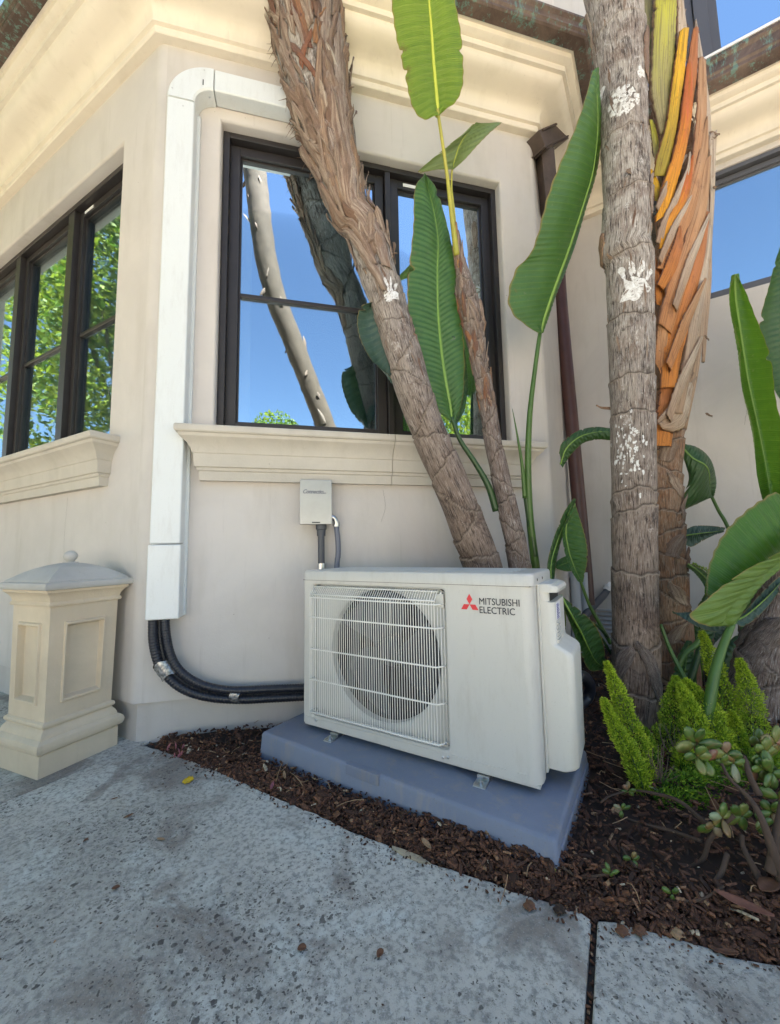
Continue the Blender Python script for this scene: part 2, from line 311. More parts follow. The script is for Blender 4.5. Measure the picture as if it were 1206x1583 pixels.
def m_paint():
    m = NM('white_paint'); m.col(m.mix(m.ramp(m.noise(m.coord(), 70, 5, .7), [(.4, BW(0)), (.65, BW(1))]), (.80, .80, .79), (.56, .53, .49))); m.set(Roughness=.8)
    tr = m.n('BsdfTransparent'); mx = m.n('MixShader'); a = m.math('MULTIPLY', m.ramp(m.noise(m.coord(), 95, 6, .75, .3), [(.38, BW(0)), (.43, BW(.95))]), m.ramp(m.noise(m.coord(), 420, 3, .7), [(.25, BW(.5)), (.4, BW(1))]))
    m.l(a, mx.inputs[0]); m.l(tr.outputs[0], mx.inputs[1]); m.l(m.b.outputs[0], mx.inputs[2]); m.l(mx.outputs[0], m.out.inputs[0]); return m.m
M['paint'] = m_paint(); M['soil'] = m_plain('soil', (.045, .027, .019), .95, 0, .8, 60, .4, 12)
M['joint'] = m_plain('joint_grit', (.035, .03, .026), .95, 0, .8, 150); M['paving'] = m_plain('pale_paving', (.62, .50, .36), .9, 0, .3, 20, .2, 1)
M['roof'] = m_plain('roof_slate', (.16, .15, .14), .8, 0, .3, 30); M['white'] = m_plain('white_trim', (.80, .80, .80), .5)
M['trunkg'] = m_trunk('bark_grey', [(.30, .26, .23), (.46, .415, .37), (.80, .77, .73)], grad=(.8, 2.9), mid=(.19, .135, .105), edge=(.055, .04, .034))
M['trunkd'] = m_trunk('bark_dark', [(.20, .145, .12), (.30, .235, .20), (.66, .62, .58)], edge=(.05, .032, .025), mid=(.13, .08, .058))
M['trunkb'] = m_trunk('bark_orange', [(.26, .15, .09), (.33, .22, .15), (.50, .41, .33)], mid=(.32, .15, .07))
M['husk'] = m_husk('husk_dry', [(0, (.44, .34, .26)), (.25, (.60, .50, .40)), (.45, (.30, .20, .14)), (.62, (.50, .42, .36)), (.8, (.52, .33, .19)), (.9, (.16, .08, .055)), (1, (.68, .60, .50))])
M['huskred'] = m_husk('husk_red', [(0, (.17, .05, .035)), (.4, (.33, .10, .04)), (.7, (.52, .22, .06)), (1, (.12, .05, .06))])
M['fibre'] = m_plain('fibre', (.20, .14, .10), .9)
M['sh_olive'] = m_sheath('sheath_olive', (.34, .30, .15), (.48, .46, .04), (.10, .05, .03)); M['sh_grey'] = m_sheath('sheath_greygreen', (.26, .24, .17), (.32, .31, .14), (.16, .10, .07))
M['sh_yel'] = m_sheath('sheath_yellow', (.36, .28, .03), (.85, .46, .01), (.16, .05, .02)); M['sh_or'] = m_sheath('sheath_orange', (.80, .36, .015), (.52, .12, .03), (.15, .05, .02))
M['sh_tan'] = m_sheath('sheath_tan', (.50, .22, .08), (.50, .30, .16), (.15, .07, .04)); M['sh_dry'] = m_sheath('sheath_dry', (.44, .30, .20), (.56, .47, .37), (.22, .13, .08)); M['sh_rust'] = m_sheath('sheath_rust', (.56, .20, .03), (.45, .17, .06), (.12, .05, .03))
M['leaf_mid'] = m_leaf('leaf_mid', (.045, .13, .04), (.065, .17, .055), freq=40); M['leaf_top'] = m_leaf('leaf_backlight_tint', (.16, .29, .03), (.22, .36, .04), vein=(.3, .4, .08), trans=.55, tc_=(.5, .7, .05))  # top leaf: backlight put into its brighter colours and translucency
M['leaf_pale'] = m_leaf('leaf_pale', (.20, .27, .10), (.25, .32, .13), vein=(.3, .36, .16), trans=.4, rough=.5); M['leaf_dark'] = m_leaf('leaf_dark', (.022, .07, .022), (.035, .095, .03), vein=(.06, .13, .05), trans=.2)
M['leaf_teal'] = m_leaf('leaf_teal', (.035, .075, .06), (.05, .10, .08), vein=(.10, .16, .13), trans=.1, rough=.5); M['leaf_bright'] = m_leaf('leaf_bright', (.055, .16, .018), (.08, .21, .022), vein=(.14, .26, .04), trans=.4, freq=22)
M['leaf_under'] = m_leaf('leaf_under', (.13, .22, .035), (.16, .26, .05), vein=(.2, .3, .07), trans=.3, freq=22, rough=.5)
M['stalk'] = m_plain('stalk_green', (.075, .16, .03), .4, 0, .1, 60, .3, 12); M['stalkd'] = m_plain('stalk_dark', (.035, .085, .025), .4, 0, .1, 60, .3, 12); M['stalky'] = m_plain('stalk_yellow', (.42, .40, .06), .4, 0, .1, 60, .3, 10); M['rib'] = m_plain('midrib', (.20, .33, .06), .4); M['riby'] = m_plain('midrib_yellow', (.50, .55, .06), .4); M['ribbrown'] = m_plain('stalk_brown', (.40, .22, .07), .6, 0, .3, 60, .4, 30)
M['needle'] = m_frond(); M['chip'] = m_attr('bark_chip', [(0, (.035, .018, .012)), (.45, (.115, .052, .032)), (.8, (.24, .11, .058)), (.94, (.40, .25, .14)), (1, (.62, .52, .38))], .75, grain=True)
M['hedge'] = m_attr('foliage', [(0, (.03, .07, .012)), (.6, (.10, .19, .02)), (1, (.35, .42, .04))], .5, .4)
M['twig'] = m_plain('jade_stem', (.085, .052, .034), .85, 0, .6, 90, .35, 30); M['barkd'] = m_plain('bark_plain', (.12, .085, .06), .9, 0, .6, 30, .3, 10)
M['yellowleaf'] = m_plain('yellow_leaf', (.75, .50, .01), .5, 0, .2, 120, .25, 60); M['brownleaf'] = m_plain('brown_leaf', (.16, .07, .035), .7, 0, .3, 120, .4, 60); M['pinkleaf'] = m_plain('pink_leaf', (.30, .10, .12), .6, 0, .2, 120, .3, 60)
M['tanleaf'] = m_plain('tan_leaf', (.38, .24, .13), .7, 0, .4, 90, .4, 40); M['barkstrip'] = m_plain('bark_strip', (.26, .11, .07), .8, 0, .6, 60, .4, 30); M['stonechip'] = m_plain('pale_stone', (.42, .35, .24), .9, 0, 1, 60, .3, 20)
def m_jade():
    m = NM('jade_leaf'); oi = m.n('ObjectInfo'); base = m.ramp(oi.outputs['Random'], [(0, (.04, .085, .014)), (.45, (.09, .15, .025)), (.75, (.15, .17, .04)), (.92, (.20, .08, .05)), (1, (.24, .30, .17))])
    lw = m.n('TexCoord'); n = m.noise(m.coord(), 35, 3); a = m.mix(m.ramp(n, [(.56, BW(0)), (.75, BW(.5))]), base, (.24, .05, .045)); m.col(a); m.set(Roughness=.32); return m.m
M['jade'] = m_jade()
# ================================================================== THE GROUND
def ztag(o): o['kind'] = 'structure'; return o
G = 60.
ztag(part('ground', [(-G, -G, -.06), (G, -G, -.06), (G, G, -.06), (-G, G, -.06)], [(0, 1, 2, 3)], M['paving']))
def poly_slab(pts, z0, z1):
    n = len(pts); V = [(*p[:2], z0) for p in pts]+[(*p[:2], z1) for p in pts]
    return V, [tuple(range(n))[::-1], tuple(range(n, 2*n))]+[(i, (i+1) % n, n+(i+1) % n, n+i) for i in range(n)]
SD = az(29.8); SN = np.array([SD[1], -SD[0], 0])           # slab joints run along SD
def q(px, py): return gz(px, py)[:2]
bed_edge = [q(222, 1152), (-.86, 1.53), q(330, 1188), q(400, 1221), q(470, 1250), q(560, 1292), q(600, 1306), q(655, 1330), q(740, 1356), q(800, 1378), q(862, 1398), q(916, 1419)]
def jag(P, n, a):
    P = cr(np.array([[*p[:2], 0] for p in P]), n); P[1:-1, :2] += rng.normal(0, a, (n-2, 2)); return [tuple(p[:2]) for p in P]
base = ztag(part('pavement', *poly_slab([(-7, -5), (6, -5), (6, 1), (.70, .86), (.25, 1.1), (-.95, 1.72), (-1.3, 1.9), (-7, 5)], -.055, -.012), M['joint']))
jl = lambda P, s: np.array([*P[:2], 0])+SD*s
Pj = np.array([*q(919, 1420), 0]); Pk = np.array([*q(214, 1152), 0])
g1 = jag(bed_edge, 70, .0022)
sl = [tuple((Pj-SN*.005-SD*.004)[:2]), tuple(jl(Pj-SN*.005, -5)[:2]), tuple(jl(Pk+SN*.004, -5)[:2]), tuple((Pk+SN*.004)[:2])]+g1[1:-1]
def slab(pts, z=0.):
    V, Fc = poly_slab(pts, z-.05, z); return part('concrete_slab', V, Fc, M['concrete'], base, bevel=.004)
slab(sl)
Pj2 = Pj+SN*.006
e2 = [tuple(Pj2[:2]), tuple(jl(Pj2, -4)[:2]), (5, -3.2), (5, .6)]+jag([(3.2, .45), (1.6, .58), q(1206, 1492), q(1100, 1462), q(1000, 1436), q(950, 1424)], 50, .0022)
slab(e2[:4]+e2[4:])
Pk2 = Pk-SN*.004
Dp = az(-63)
slab([tuple(Pk2[:2]), tuple(jl(Pk2, -5)[:2]), tuple((jl(Pk2, -5)-SN*3.4)[:2]), tuple((Pk2-SN*3.4+SD*1.4)[:2]), tuple((Pk2+SD*.08-SN*.6+SD*.35)[:2]), tuple((Pk2+SD*.06)[:2])], -.003)
# soil of the planting bed, gently mounded
bx = []; nx, ny = 190, 130
for j in range(ny):
    for i in range(nx):
        x = -1.1+i*4.6/(nx-1); y = .35+j*2.7/(ny-1); bx.append((x, y, -.030))
def edge_y(x):
    xs = [-.97, -.897, -.414, .042, .321, .466, .653, 1.6, 3.2, 6]; ys = [1.60, 1.556, 1.273, 1.011, .869, .812, .747, .58, .45, .3]; return float(np.interp(x, xs, ys))
def bed_z(x, y):
    d = y-edge_y(x)
    return -.018+(.022+.024*max(0, min(1, (x+.25)/.5)))*min(1, max(0, d)/.07)+.035*min(1, max(0, d-.1)/1.0)*max(0, min(1, (x-.1)/.9))+.006*math.sin(x*9+y*5)*min(1, max(0, d)/.2)
V = [(x, y, bed_z(x, y)-.008 if y > edge_y(x)-.02 else -.045) for x, y, z in bx]
ztag(part('planting_bed', V, [(j*nx+i, j*nx+i+1, (j+1)*nx+i+1, (j+1)*nx+i) for j in range(ny-1) for i in range(nx-1)], M['soil'], smooth=True))
# ================================================================== THE HOUSE
house = thing('house', 'cream stucco house with an angled bay, heavy moulded cornice and dark framed windows', 'house', C0)
def skin(P, D, N, t0, t1, z0, z1, holes, mat, r=.014, depth=.10, name='wall', cut0=0, cut1=0):
    ts = sorted({t0+cut0, t1-cut1, *[v for h in holes for v in (h[0]-r, h[1]+r)]}); zs = sorted({z0, z1, *[v for h in holes for v in (h[2]-r, h[3]+r)]})
    V = []; Fc = []
    def quad(a, b, c, d):
        n = len(V); V.extend([a, b, c, d]); Fc.append((n, n+1, n+2, n+3))
    for i in range(len(ts)-1):
        for j in range(len(zs)-1):
            tm = (ts[i]+ts[i+1])/2; zm = (zs[j]+zs[j+1])/2
            if any(h[0]-r < tm < h[1]+r and h[2]-r < zm < h[3]+r for h in holes): continue
            quad((ts[i], 0, zs[j]), (ts[i+1], 0, zs[j]), (ts[i+1], 0, zs[j+1]), (ts[i], 0, zs[j+1]))
    for h in holes:
        loops = []
        prof = [(r*(1-math.sin(a)), -r*(1-math.cos(a))) for a in np.linspace(0, math.pi/2, 6)]+[(0, -depth)]
        for g, o in prof: loops.append([(h[0]-g, o, h[2]-g), (h[1]+g, o, h[2]-g), (h[1]+g, o, h[3]+g), (h[0]-g, o, h[3]+g)])
        v, f = loft(loops); b = len(V); V += v; Fc += [tuple(x+b for x in y) for y in f]
    v, f = frm(P, D, N, (V, Fc)); bm = bmesh.new()
    o = part(name, v, f, mat, house); bm.from_mesh(o.data); bmesh.ops.remove_doubles(bm, verts=bm.verts, dist=1e-5); bmesh.ops.recalc_face_normals(bm, faces=bm.faces); bm.to_mesh(o.data); bm.free()
    o.data.polygons.foreach_set('use_smooth', [True]*len(o.data.polygons)); o.data.set_sharp_from_angle(angle=R(25)); return o
ZB, ZT, SILLZ = .145, 3.30, 1.236
RC = .07; TC = RC*math.tan(R(21)); RC1 = .05; TC1 = RC1*math.tan(R(21))
LH = (.285, 2.35, SILLZ, 2.70); BH = (.262, 1.69, SILLZ, 2.722)
skin(C0, DL, NL, 0, 5.5, ZB, ZT, [LH], M['stucco'], cut0=TC)
skin(C0, DB, NB, 0, BLEN, ZB, ZT, [BH], M['stucco'], cut0=TC, cut1=TC1)
skin(C1, DF, NF, 0, FLEN, ZB, ZT, [], M['stucco'], cut0=TC1)
RWH = (.42, 2.2, 2.205, 3.005)
skin(C2, DR, NR, 0, 5.0, -.03, 3.50, [RWH], M['stucco'], r=.008, depth=.06)
def corner(P, D0, N0, N1, tc, r, z0, z1, name='wall_corner', mat=None):
    a = np.array(P)-np.array(D0)*tc; 
    # arc centre: from start tangent point inward
    c = a-np.array(N0)*r; a0 = math.atan2(N0[1], N0[0]); a1 = math.atan2(N1[1], N1[0])
    d = (a1-a0+math.pi) % (2*math.pi)-math.pi; V = []; 
    for z in (z0, z1):
        for k in range(9):
            g = a0+d*k/8; V.append((c[0]+r*math.cos(g), c[1]+r*math.sin(g), z))
    return part(name, V, [(k, k+1, 10+k, 9+k) for k in range(8)], mat or M['stucco'], house, smooth=True)
corner(C0, -DL, NL, NB, TC, RC, ZB, ZT); corner(C1, DB, NB, NF, TC1, RC1, ZB, ZT)
# foundation set back below the render
fo = -.018
PF = [C0+DL*5.5+NL*fo, C0+(NL+NB)/np.linalg.norm(NL+NB)*fo/math.cos(R(21)), C1+(NF+NB)/np.linalg.norm(NF+NB)*fo/math.cos(R(21)), C2+NF*fo]
v = [(*p[:2], z) for p in PF for z in (-.06, ZB+.004)]; part('foundation', v, [(0, 2, 3, 1), (2, 4, 5, 3), (4, 6, 7, 5)], M['found'], house)
v = [(*p[:2], ZB) for p in PF]+[(*p[:2], ZB) for p in (C0+DL*5.5, C0, C1, C2)]; part('stucco_ledge', v, [(0, 1, 5, 4), (1, 2, 6, 5), (2, 3, 7, 6)], M['stucco'], house)
def crack(P, D, N, pts):
    V = []; W2_ = []
    c_ = cr([(t, 0, z) for t, z in pts], 40)
    for i, q_ in enumerate(c_):
        t = q_[0]+.0012*math.sin(i*1.7)+.0008*math.sin(i*4.1)
        for k in (-1, 1): V.append(tuple(np.array(P)+np.array(D)*(t+k*.00045)+np.array(N)*.0006+np.array([0, 0, q_[2]])))
    return part('hairline_crack', V, [(2*i, 2*i+1, 2*i+3, 2*i+2) for i in range(39)], M['joint'], house)
crack(C0, DL, NL, [(.62, 1.0), (.63, .8), (.61, .6), (.64, .42)]); crack(C0, DB, NB, [(1.0, 1.0), (1.01, .92), (.99, .85)]); crack(C2, DR, NR, [(.9, 1.9), (.93, 1.6), (.9, 1.4)])
# cornice and gutter swept round the bay
def sweep(path, norms, prof, mat, name, closed=False):
    V = []; n = len(prof)
    for i, p in enumerate(path):
        if i == 0: m = np.array(norms[0])
        elif i == len(path)-1: m = np.array(norms[-1])
        else:
            m = np.array(norms[i-1])+np.array(norms[i]); m /= np.linalg.norm(m); m = m/(m@np.array(norms[i]))
        for o, z in prof: V.append(tuple(np.array([p[0], p[1], 0])+m*o+np.array([0, 0, z])))
    Fc = [(i*n+k, (i+1)*n+k, (i+1)*n+k+1, i*n+k+1) for i in range(len(path)-1) for k in range(n-1)]
    if closed: Fc += [(i*n+n-1, (i+1)*n+n-1, (i+1)*n, i*n) for i in range(len(path)-1)]
    Fc.append(tuple(range(n))); Fc.append(tuple((len(path)-1)*n+k for k in range(n))[::-1])
    o = part(name, V, Fc, mat, house, smooth=True, autos=28); return o
prof = [(-.02, 3.04), (.036, 3.04), (.040, 3.044), (.040, 3.072), (.054, 3.076), (.054, 3.098), (.056, 3.115), (.063, 3.132), (.076, 3.146), (.096, 3.156), (.122, 3.163), (.146, 3.170), (.166, 3.180), (.180, 3.194), (.187, 3.210), (.188, 3.218), (.205, 3.220), (.207, 3.248), (.222, 3.252), (.236, 3.262), (.240, 3.283), (.256, 3.285), (.258, 3.34), (-.02, 3.34)]
pathB = [C0+DL*5.5, C0, C1, C1+DF*.66]
sweep(pathB, [NL, NB, NF], prof, M['cornice'], 'cornice')
gut = [(.25, 3.286), (.256, 3.280), (.306, 3.286), (.314, 3.292), (.314, 3.304), (.322, 3.312), (.322, 3.320), (.316, 3.324), (.318, 3.350), (.330, 3.362), (.330, 3.374), (.322, 3.374), (.31, 3.33), (.25, 3.33)]
gutR = [(o, z if k < 2 else 3.30+(z-3.286)*1.5) for k, (o, z) in enumerate(gut)]; gutR[-2] = (.31, 3.35); gutR[-1] = (.25, 3.35)
sweep(pathB, [NL, NB, NF], gut, M['copper'], 'gutter', True)
pathR = [C2+DR*.0, C2+DR*5.0]
sweep([C2+DR*.04, C2+DR*5.0], [NR], [(o, z) for o, z in prof], M['cornice'], 'cornice')
sweep([C2+DR*.02, C2+DR*5.0], [NR], gutR, M['copper'], 'gutter', True)
# roof apron behind the gutters and upper storey set back
def quadp(name, pts, mat, smooth=False): return part(name, pts, [tuple(range(len(pts)))], mat, house)
bk = .85
U0 = C0-NB*bk-NL*bk*.3; zr0, zr1 = 3.40, 3.86
def up(p, o, nrm, z): return tuple((np.array(p)+np.array(nrm)*o+np.array([0, 0, z]))[:3])
mB = lambda a, b, o: (np.array(a)+np.array(b))/np.linalg.norm(np.array(a)+np.array(b))*o/math.cos(R(21))
ro = [C0+DL*5.5+NL*.30, C0+mB(NL, NB, .30), C1+mB(NB, NF, .30), C1+DF*.66+NF*.30]
ri = [C0+DL*5.5-NL*bk, C0+mB(NL, NB, -bk), C1+mB(NB, NF, -bk), C1+DF*.66-NF*bk]
part('roof', [(*p[:2], 3.345) for p in ro]+[(*p[:2], 3.80) for p in ri], [(0, 1, 5, 4), (1, 2, 6, 5), (2, 3, 7, 6)], M['roof'], house)
a, b = C2+DR*.02, C2+DR*5
part('roof', [(*(a+NR*.30)[:2], 3.36), (*(b+NR*.30)[:2], 3.36), (*(b-NR*.62)[:2], 3.66), (*(a-NR*.62)[:2], 3.66)], [(0, 1, 2, 3)], M['roof'], house)
part('gutter_apron', *cat_(wbox(C2, DR, NR, 0.02, 5, .28, .334, 3.434, 3.450)), M['white'], house)
# upper storey body; its unseen mass is added to cast the house shade
ub = [ri[0], ri[1], ri[2], C2-NR*.60+DR*.0, C2-NR*.60+DR*5.0, C2-NR*5+DR*5, ri[0]+np.array([3, 3, 0])]
n = len(ub); V = [(*p[:2], 3.3) for p in ub]+[(*p[:2], 6.2) for p in ub]
UF = [(i, (i+1) % n, n+(i+1) % n, n+i) for i in range(n) if i != 3]+[tuple(range(n, 2*n))]
part('upper_wall', V, UF, M['stucco'], house)
UW = (.30, 2.6, 3.72, 5.2)
skin(C2-NR*.60, DR, NR, 0, 5.0, 3.3, 6.2, [UW], M['stucco'], depth=.08, name='upper_wall')
# closing walls and ceiling so that rooms are dark
part('room_shell', [(*p[:2], z) for p in (C0+DL*5.5, ri[0]+np.array([3, 3, 0]), C2-NR*5+DR*5, C2+DR*5) for z in (0, 3.4)], [(0, 2, 3, 1), (2, 4, 5, 3), (4, 6, 7, 5)], M['room'], house)
cl = [C0+DL*5.5-NL*.12, C0-(NL+NB)*.06, C1-(NB+NF)*.06, C2-NR*.12, C2+DR*5-NR*.12, C2-NR*5+DR*5, ri[0]+np.array([3, 3, 0])]
quadp('room_ceiling', [(*p[:2], 2.95) for p in cl], M['inner'])
quadp('room_floor', [(*p[:2], .5) for p in cl], M['room'])
# windows
def window(P, D, N, hole, depth, sashes, fw=.05, sw=.045, muntins=(), post=.03, glass=None, fm=None, inner=True, proud=.0, vent=(), lug=None):
    fm = fm or M['frame']; glass = glass or M['glass']; t0, t1, z0, z1 = hole; e = .002
    o0 = -depth
    W_ = part('window', *cat_(wbox(P, D, N, t0+e, t0+fw*.6, o0-.05, o0+.045, z0+e, z1-e), wbox(P, D, N, t1-fw*.6, t1-e, o0-.05, o0+.045, z0+e, z1-e),
              wbox(P, D, N, t0+fw*.6, t1-fw*.6, o0-.05, o0+.045, z1-fw*.6, z1-e), wbox(P, D, N, t0+fw*.6, t1-fw*.6, o0-.05, o0+.045, z0+e, z0+fw*.5)), fm, house, bevel=.002)
    xs = sashes
    for i, (a, b, mz) in enumerate(xs):
        za, zb = z0+fw*.5+.004, z1-fw*.6-.004
        bars = [wbox(P, D, N, a, a+sw, o0-.035, o0+.012, za, zb), wbox(P, D, N, b-sw, b, o0-.035, o0+.012, za, zb), wbox(P, D, N, a+sw, b-sw, o0-.035, o0+.012, zb-sw, zb), wbox(P, D, N, a+sw, b-sw, o0-.035, o0+.012, za, za+sw)]
        st = .008
        bars += [wbox(P, D, N, a+sw, a+sw+st, o0-.03, o0-.004, za+sw, zb-sw), wbox(P, D, N, b-sw-st, b-sw, o0-.03, o0-.004, za+sw, zb-sw), wbox(P, D, N, a+sw+st, b-sw-st, o0-.03, o0-.004, zb-sw-st, zb-sw), wbox(P, D, N, a+sw+st, b-sw-st, o0-.03, o0-.004, za+sw, za+sw+st)]
        part('sash', *cat_(*bars), fm, W_, bevel=.0015)
        if mz: part('muntin', *wbox(P, D, N, a+sw+st, b-sw-st, o0-.022, o0+.002, mz-.011, mz+.011), fm, W_, bevel=.004)
        m = wbox(P, D, N, a+sw+.001, b-sw-.001, o0-.016, o0-.012, za+sw+.001, zb-sw-.001); part('pane', *m, glass, W_)
        if i+1 < len(xs): part('mullion', *wbox(P, D, N, b+.004, xs[i+1][0]-.004, o0-.05, o0+.040, z0+fw*.5, z1-fw*.6), fm, W_, bevel=.002)
        if inner:
            part('inner_lining', *cat_(wbox(P, D, N, a+.01, a+.035, o0-.16, o0-.05, za, zb), wbox(P, D, N, b-.035, b-.01, o0-.16, o0-.05, za, zb), wbox(P, D, N, a+.035, b-.035, o0-.16, o0-.05, zb-.07, zb), wbox(P, D, N, a+.035, b-.035, o0-.16, o0-.05, za, za+.05),
                 wbox(P, D, N, a+.035, a+.085, o0-.18, o0-.15, za+.05, zb-.07), wbox(P, D, N, a+.085, b-.035, o0-.18, o0-.15, zb-.12, zb-.07)), M['inner'], W_, bevel=.002)
        for (va, vb) in vent:
            if a < va < b: part('vent_tab', *wbox(P, D, N, va, vb, o0+.0125, o0+.0165, zb-sw*.75, zb-sw*.35), M['white'], W_, bevel=.001)
    return W_
window(C0, DB, NB, BH, .092, [(.292, 1.045, 1.93), (1.085, 1.660, None)], vent=((1.16, 1.26),), inner=True)
window(C0, DL, NL, LH, .10, [(.315, .885, 1.93), (.960, 1.585, 1.93), (1.660, 2.32, 1.93)], glass=M['glassL'], vent=((.74, .83),), sw=.034)
window(C2, DR, NR, RWH, .055, [(.45, 2.16, None)], fm=M['framegrey'], inner=False, fw=.045, sw=.03)
window(C2-NR*.60, DR, NR, UW, .055, [(.33, .97, None), (1.06, 2.56, None)], fm=M['framegrey'], inner=False, sw=.05)
# curtains and pale things in the rooms
def curtain(P, D, N, t0, t1, o, z0, z1, amp=.02, wl=.07):
    n = int((t1-t0)/.008); V = []
    for i in range(n+1):
        t = t0+(t1-t0)*i/n; y = o+amp*math.sin(t/wl*2*math.pi)+.3*amp*math.sin(t/wl*5.1)
        for z in (z0, z1): V.append(tuple(np.array(P)+np.array(D)*t+np.array(N)*y+np.array([0, 0, z])))
    return part('curtain', V, [(2*i, 2*i+2, 2*i+3, 2*i+1) for i in range(n)], M['inner'], house, smooth=True, solid=.002)
[curtain(C0, DL, NL, a_, b_, -.25, 1.0, 2.68, .012, .05) for a_, b_ in ((.42, .62), (.72, 1.12), (1.22, 1.52), (1.62, 2.2))]; curtain(C0, DB, NB, 1.25, 1.45, -.5, 1.0, 2.75)
# sills: cast mouldings with returned ends
def sill(P, D, N, t0, t1, prof, ret0=True, ret1=True, name='window_sill'):
    loops = []
    for o, z in prof: loops.append([(t0-(o if ret0 else 0), -.012, z), (t0-(o if ret0 else 0), o, z), (t1+(o if ret1 else 0), o, z), (t1+(o if ret1 else 0), -.012, z)])
    v, f = loft(loops); n = len(prof); f.append((0, 1, 2, 3)); f.append(tuple(4*(n-1)+k for k in range(4))[::-1])
    v, f = frm(P, D, N, (v, f)); o = part(name, v, f, M['sill'], house, smooth=True, autos=25); return o
sp_ = [(.030, 1.022), (.034, 1.020), (.036, 1.058), (.042, 1.062), (.044, 1.072), (.052, 1.076), (.056, 1.128), (.060, 1.132), (.062, 1.140), (.066, 1.152), (.076, 1.168), (.090, 1.182), (.100, 1.190), (.104, 1.202), (.112, 1.205), (.115, 1.210), (.115, 1.228), (.111, 1.234), (.0, 1.242)]
sill(C0, DB, NB, .252, 1.0385, sp_, True, False); sill(C0, DB, NB, 1.0410, 1.700, sp_, False, True)
sill(C0, DL, NL, .300, 2.5, sp_, True, True)
# inner sloped bottom of the openings
for P, D, N, h in ((C0, DB, NB, BH), (C0, DL, NL, LH)): part('sill_slope', *wbox(P, D, N, h[0]+.002, h[1]-.002, -.10, -.002, SILLZ-.01, SILLZ+.006), M['sill'], house)
# ------------------------------------------------------------------ rainwater pipe and bronze leader in the inner corner
dp = thing('downspout', 'round dark brown downspout in the corner beside the bay, boxed leader on top', 'downspout', at(905, 880, 2.2))
P = [at(864, 405, 2.44), at(868, 470, 2.44), at(886, 670, 2.40), at(905, 880, 2.36), at(914, 1010, 2.33)]
part('pipe', *tube(P, .040, 20, res=24), M['brown'], dp, smooth=True, autos=60)
part('collar', *tube([at(864, 418, 2.44), at(865, 424, 2.44)], .0435, 20), M['brown'], dp, smooth=True, autos=50)
def rbox(A, B, w, h, upv=(0, 0, 1)):   # bar from A to B
    A = np.array(A); B = np.array(B); T = B-A; T /= np.linalg.norm(T); s = np.cross(T, upv); s /= np.linalg.norm(s); u2 = np.cross(s, T)
    V = [tuple(E+s*a*w/2+u2*b*h/2) for E in (A, B) for a, b in ((-1, -1), (1, -1), (1, 1), (-1, 1))]
    return V, [(0, 1, 2, 3), (7, 6, 5, 4), (0, 4, 5, 1), (1, 5, 6, 2), (2, 6, 7, 3), (3, 7, 4, 0)]
L0 = at(829, 226, 2.02); L1 = at(900, 193, 2.36)
part('leader_arm', *rbox(L0, L1, .09, .10), M['bronze'], dp, bevel=.004)
part('leader_lip', *rbox(L0+np.array([-.004, -.004, .052]), L1+np.array([.0, 0, .052]), .108, .010), M['bronze'], dp, bevel=.002)
part('leader_lip', *rbox(L0+np.array([-.003, -.004, -.054]), L1+np.array([.0, 0, -.054]), .102, .008), M['bronze'], dp, bevel=.002)
part('leader_drop', *rbox(at(843, 238, 2.07), at(851, 330, 2.12), .075, .085, (0, 1, 0)), M['bronze'], dp, bevel=.004)
part('leader_elbow', *tube([at(850, 318, 2.14), at(854, 350, 2.22), at(862, 385, 2.38), at(864, 412, 2.44)], .040, 16, res=12), M['brown'], dp, smooth=True, autos=60)
# ------------------------------------------------------------------ white line-set duct on the bay wall
du = thing('line_duct', 'white plastic pipe duct climbing the wall corner and bending right under the cornice', 'duct', C0+DB*.11+NB*.03+np.array([0, 0, .47]))
def ductm(t0, t1, z0, z1, o1=.072, ch=.008): 
    return wbox(C0, DB, NB, t0, t1, .001, o1, z0, z1)
part('duct_length', *ductm(.054, .164, .760, 2.700), M['duct'], du, bevel=.007, seg=3)
part('duct_end', *ductm(.050, .168, .470, .757, .075), M['duct'], du, bevel=.006, seg=3)
part('duct_backplate', *wbox(C0, DB, NB, .045, .176, -.001, .014, .476, 2.70), M['duct'], du, bevel=.002)
def arcduct():
    loops = []; c = (.054+.110+.075, 2.700); ro_, ri_ = .185, .075
    for k in range(17):
        a = math.pi-(math.pi/2)*k/16
        p0 = (c[0]+ro_*math.cos(a), c[1]+ro_*math.sin(a)); p1 = (c[0]+ri_*math.cos(a), c[1]+ri_*math.sin(a)); f_ = .006
        mid = lambda s: (p0[0]+(p1[0]-p0[0])*s, p0[1]+(p1[1]-p0[1])*s)
        loops.append([(*p0, .001), (*p0, .070), (*mid(.06), .076), (*mid(.94), .076), (*p1, .070), (*p1, .001)])
    lp = [[(t, o, z) for t, z, o in L_] for L_ in loops]
    return frm(C0, DB, NB, loft(lp, True, True))
part('duct_elbow', *arcduct(), M['duct'], du, smooth=True, autos=35)
part('duct_length', *wbox(C0, DB, NB, .2405, .68, .001, .072, 2.778, 2.884), M['duct'], du, bevel=.007, seg=3)
part('elbow_slot', *wbox(C0, DB, NB, .195, .199, .0765, .0772, 2.785, 2.812), M['dark'], du)
for (t, z) in ((.075, 2.735), (.20, 2.86), (.12, 2.66), (.225, 2.73)): part('screw', *frm(C0, DB, NB, (lambda m: ([(t+p[0], .0768+p[2], z+p[1]) for p in m[0]], m[1]))(lathe([(.003, 0), (.003, .001), (.001, .002)], 10))), M['zinc'], du)
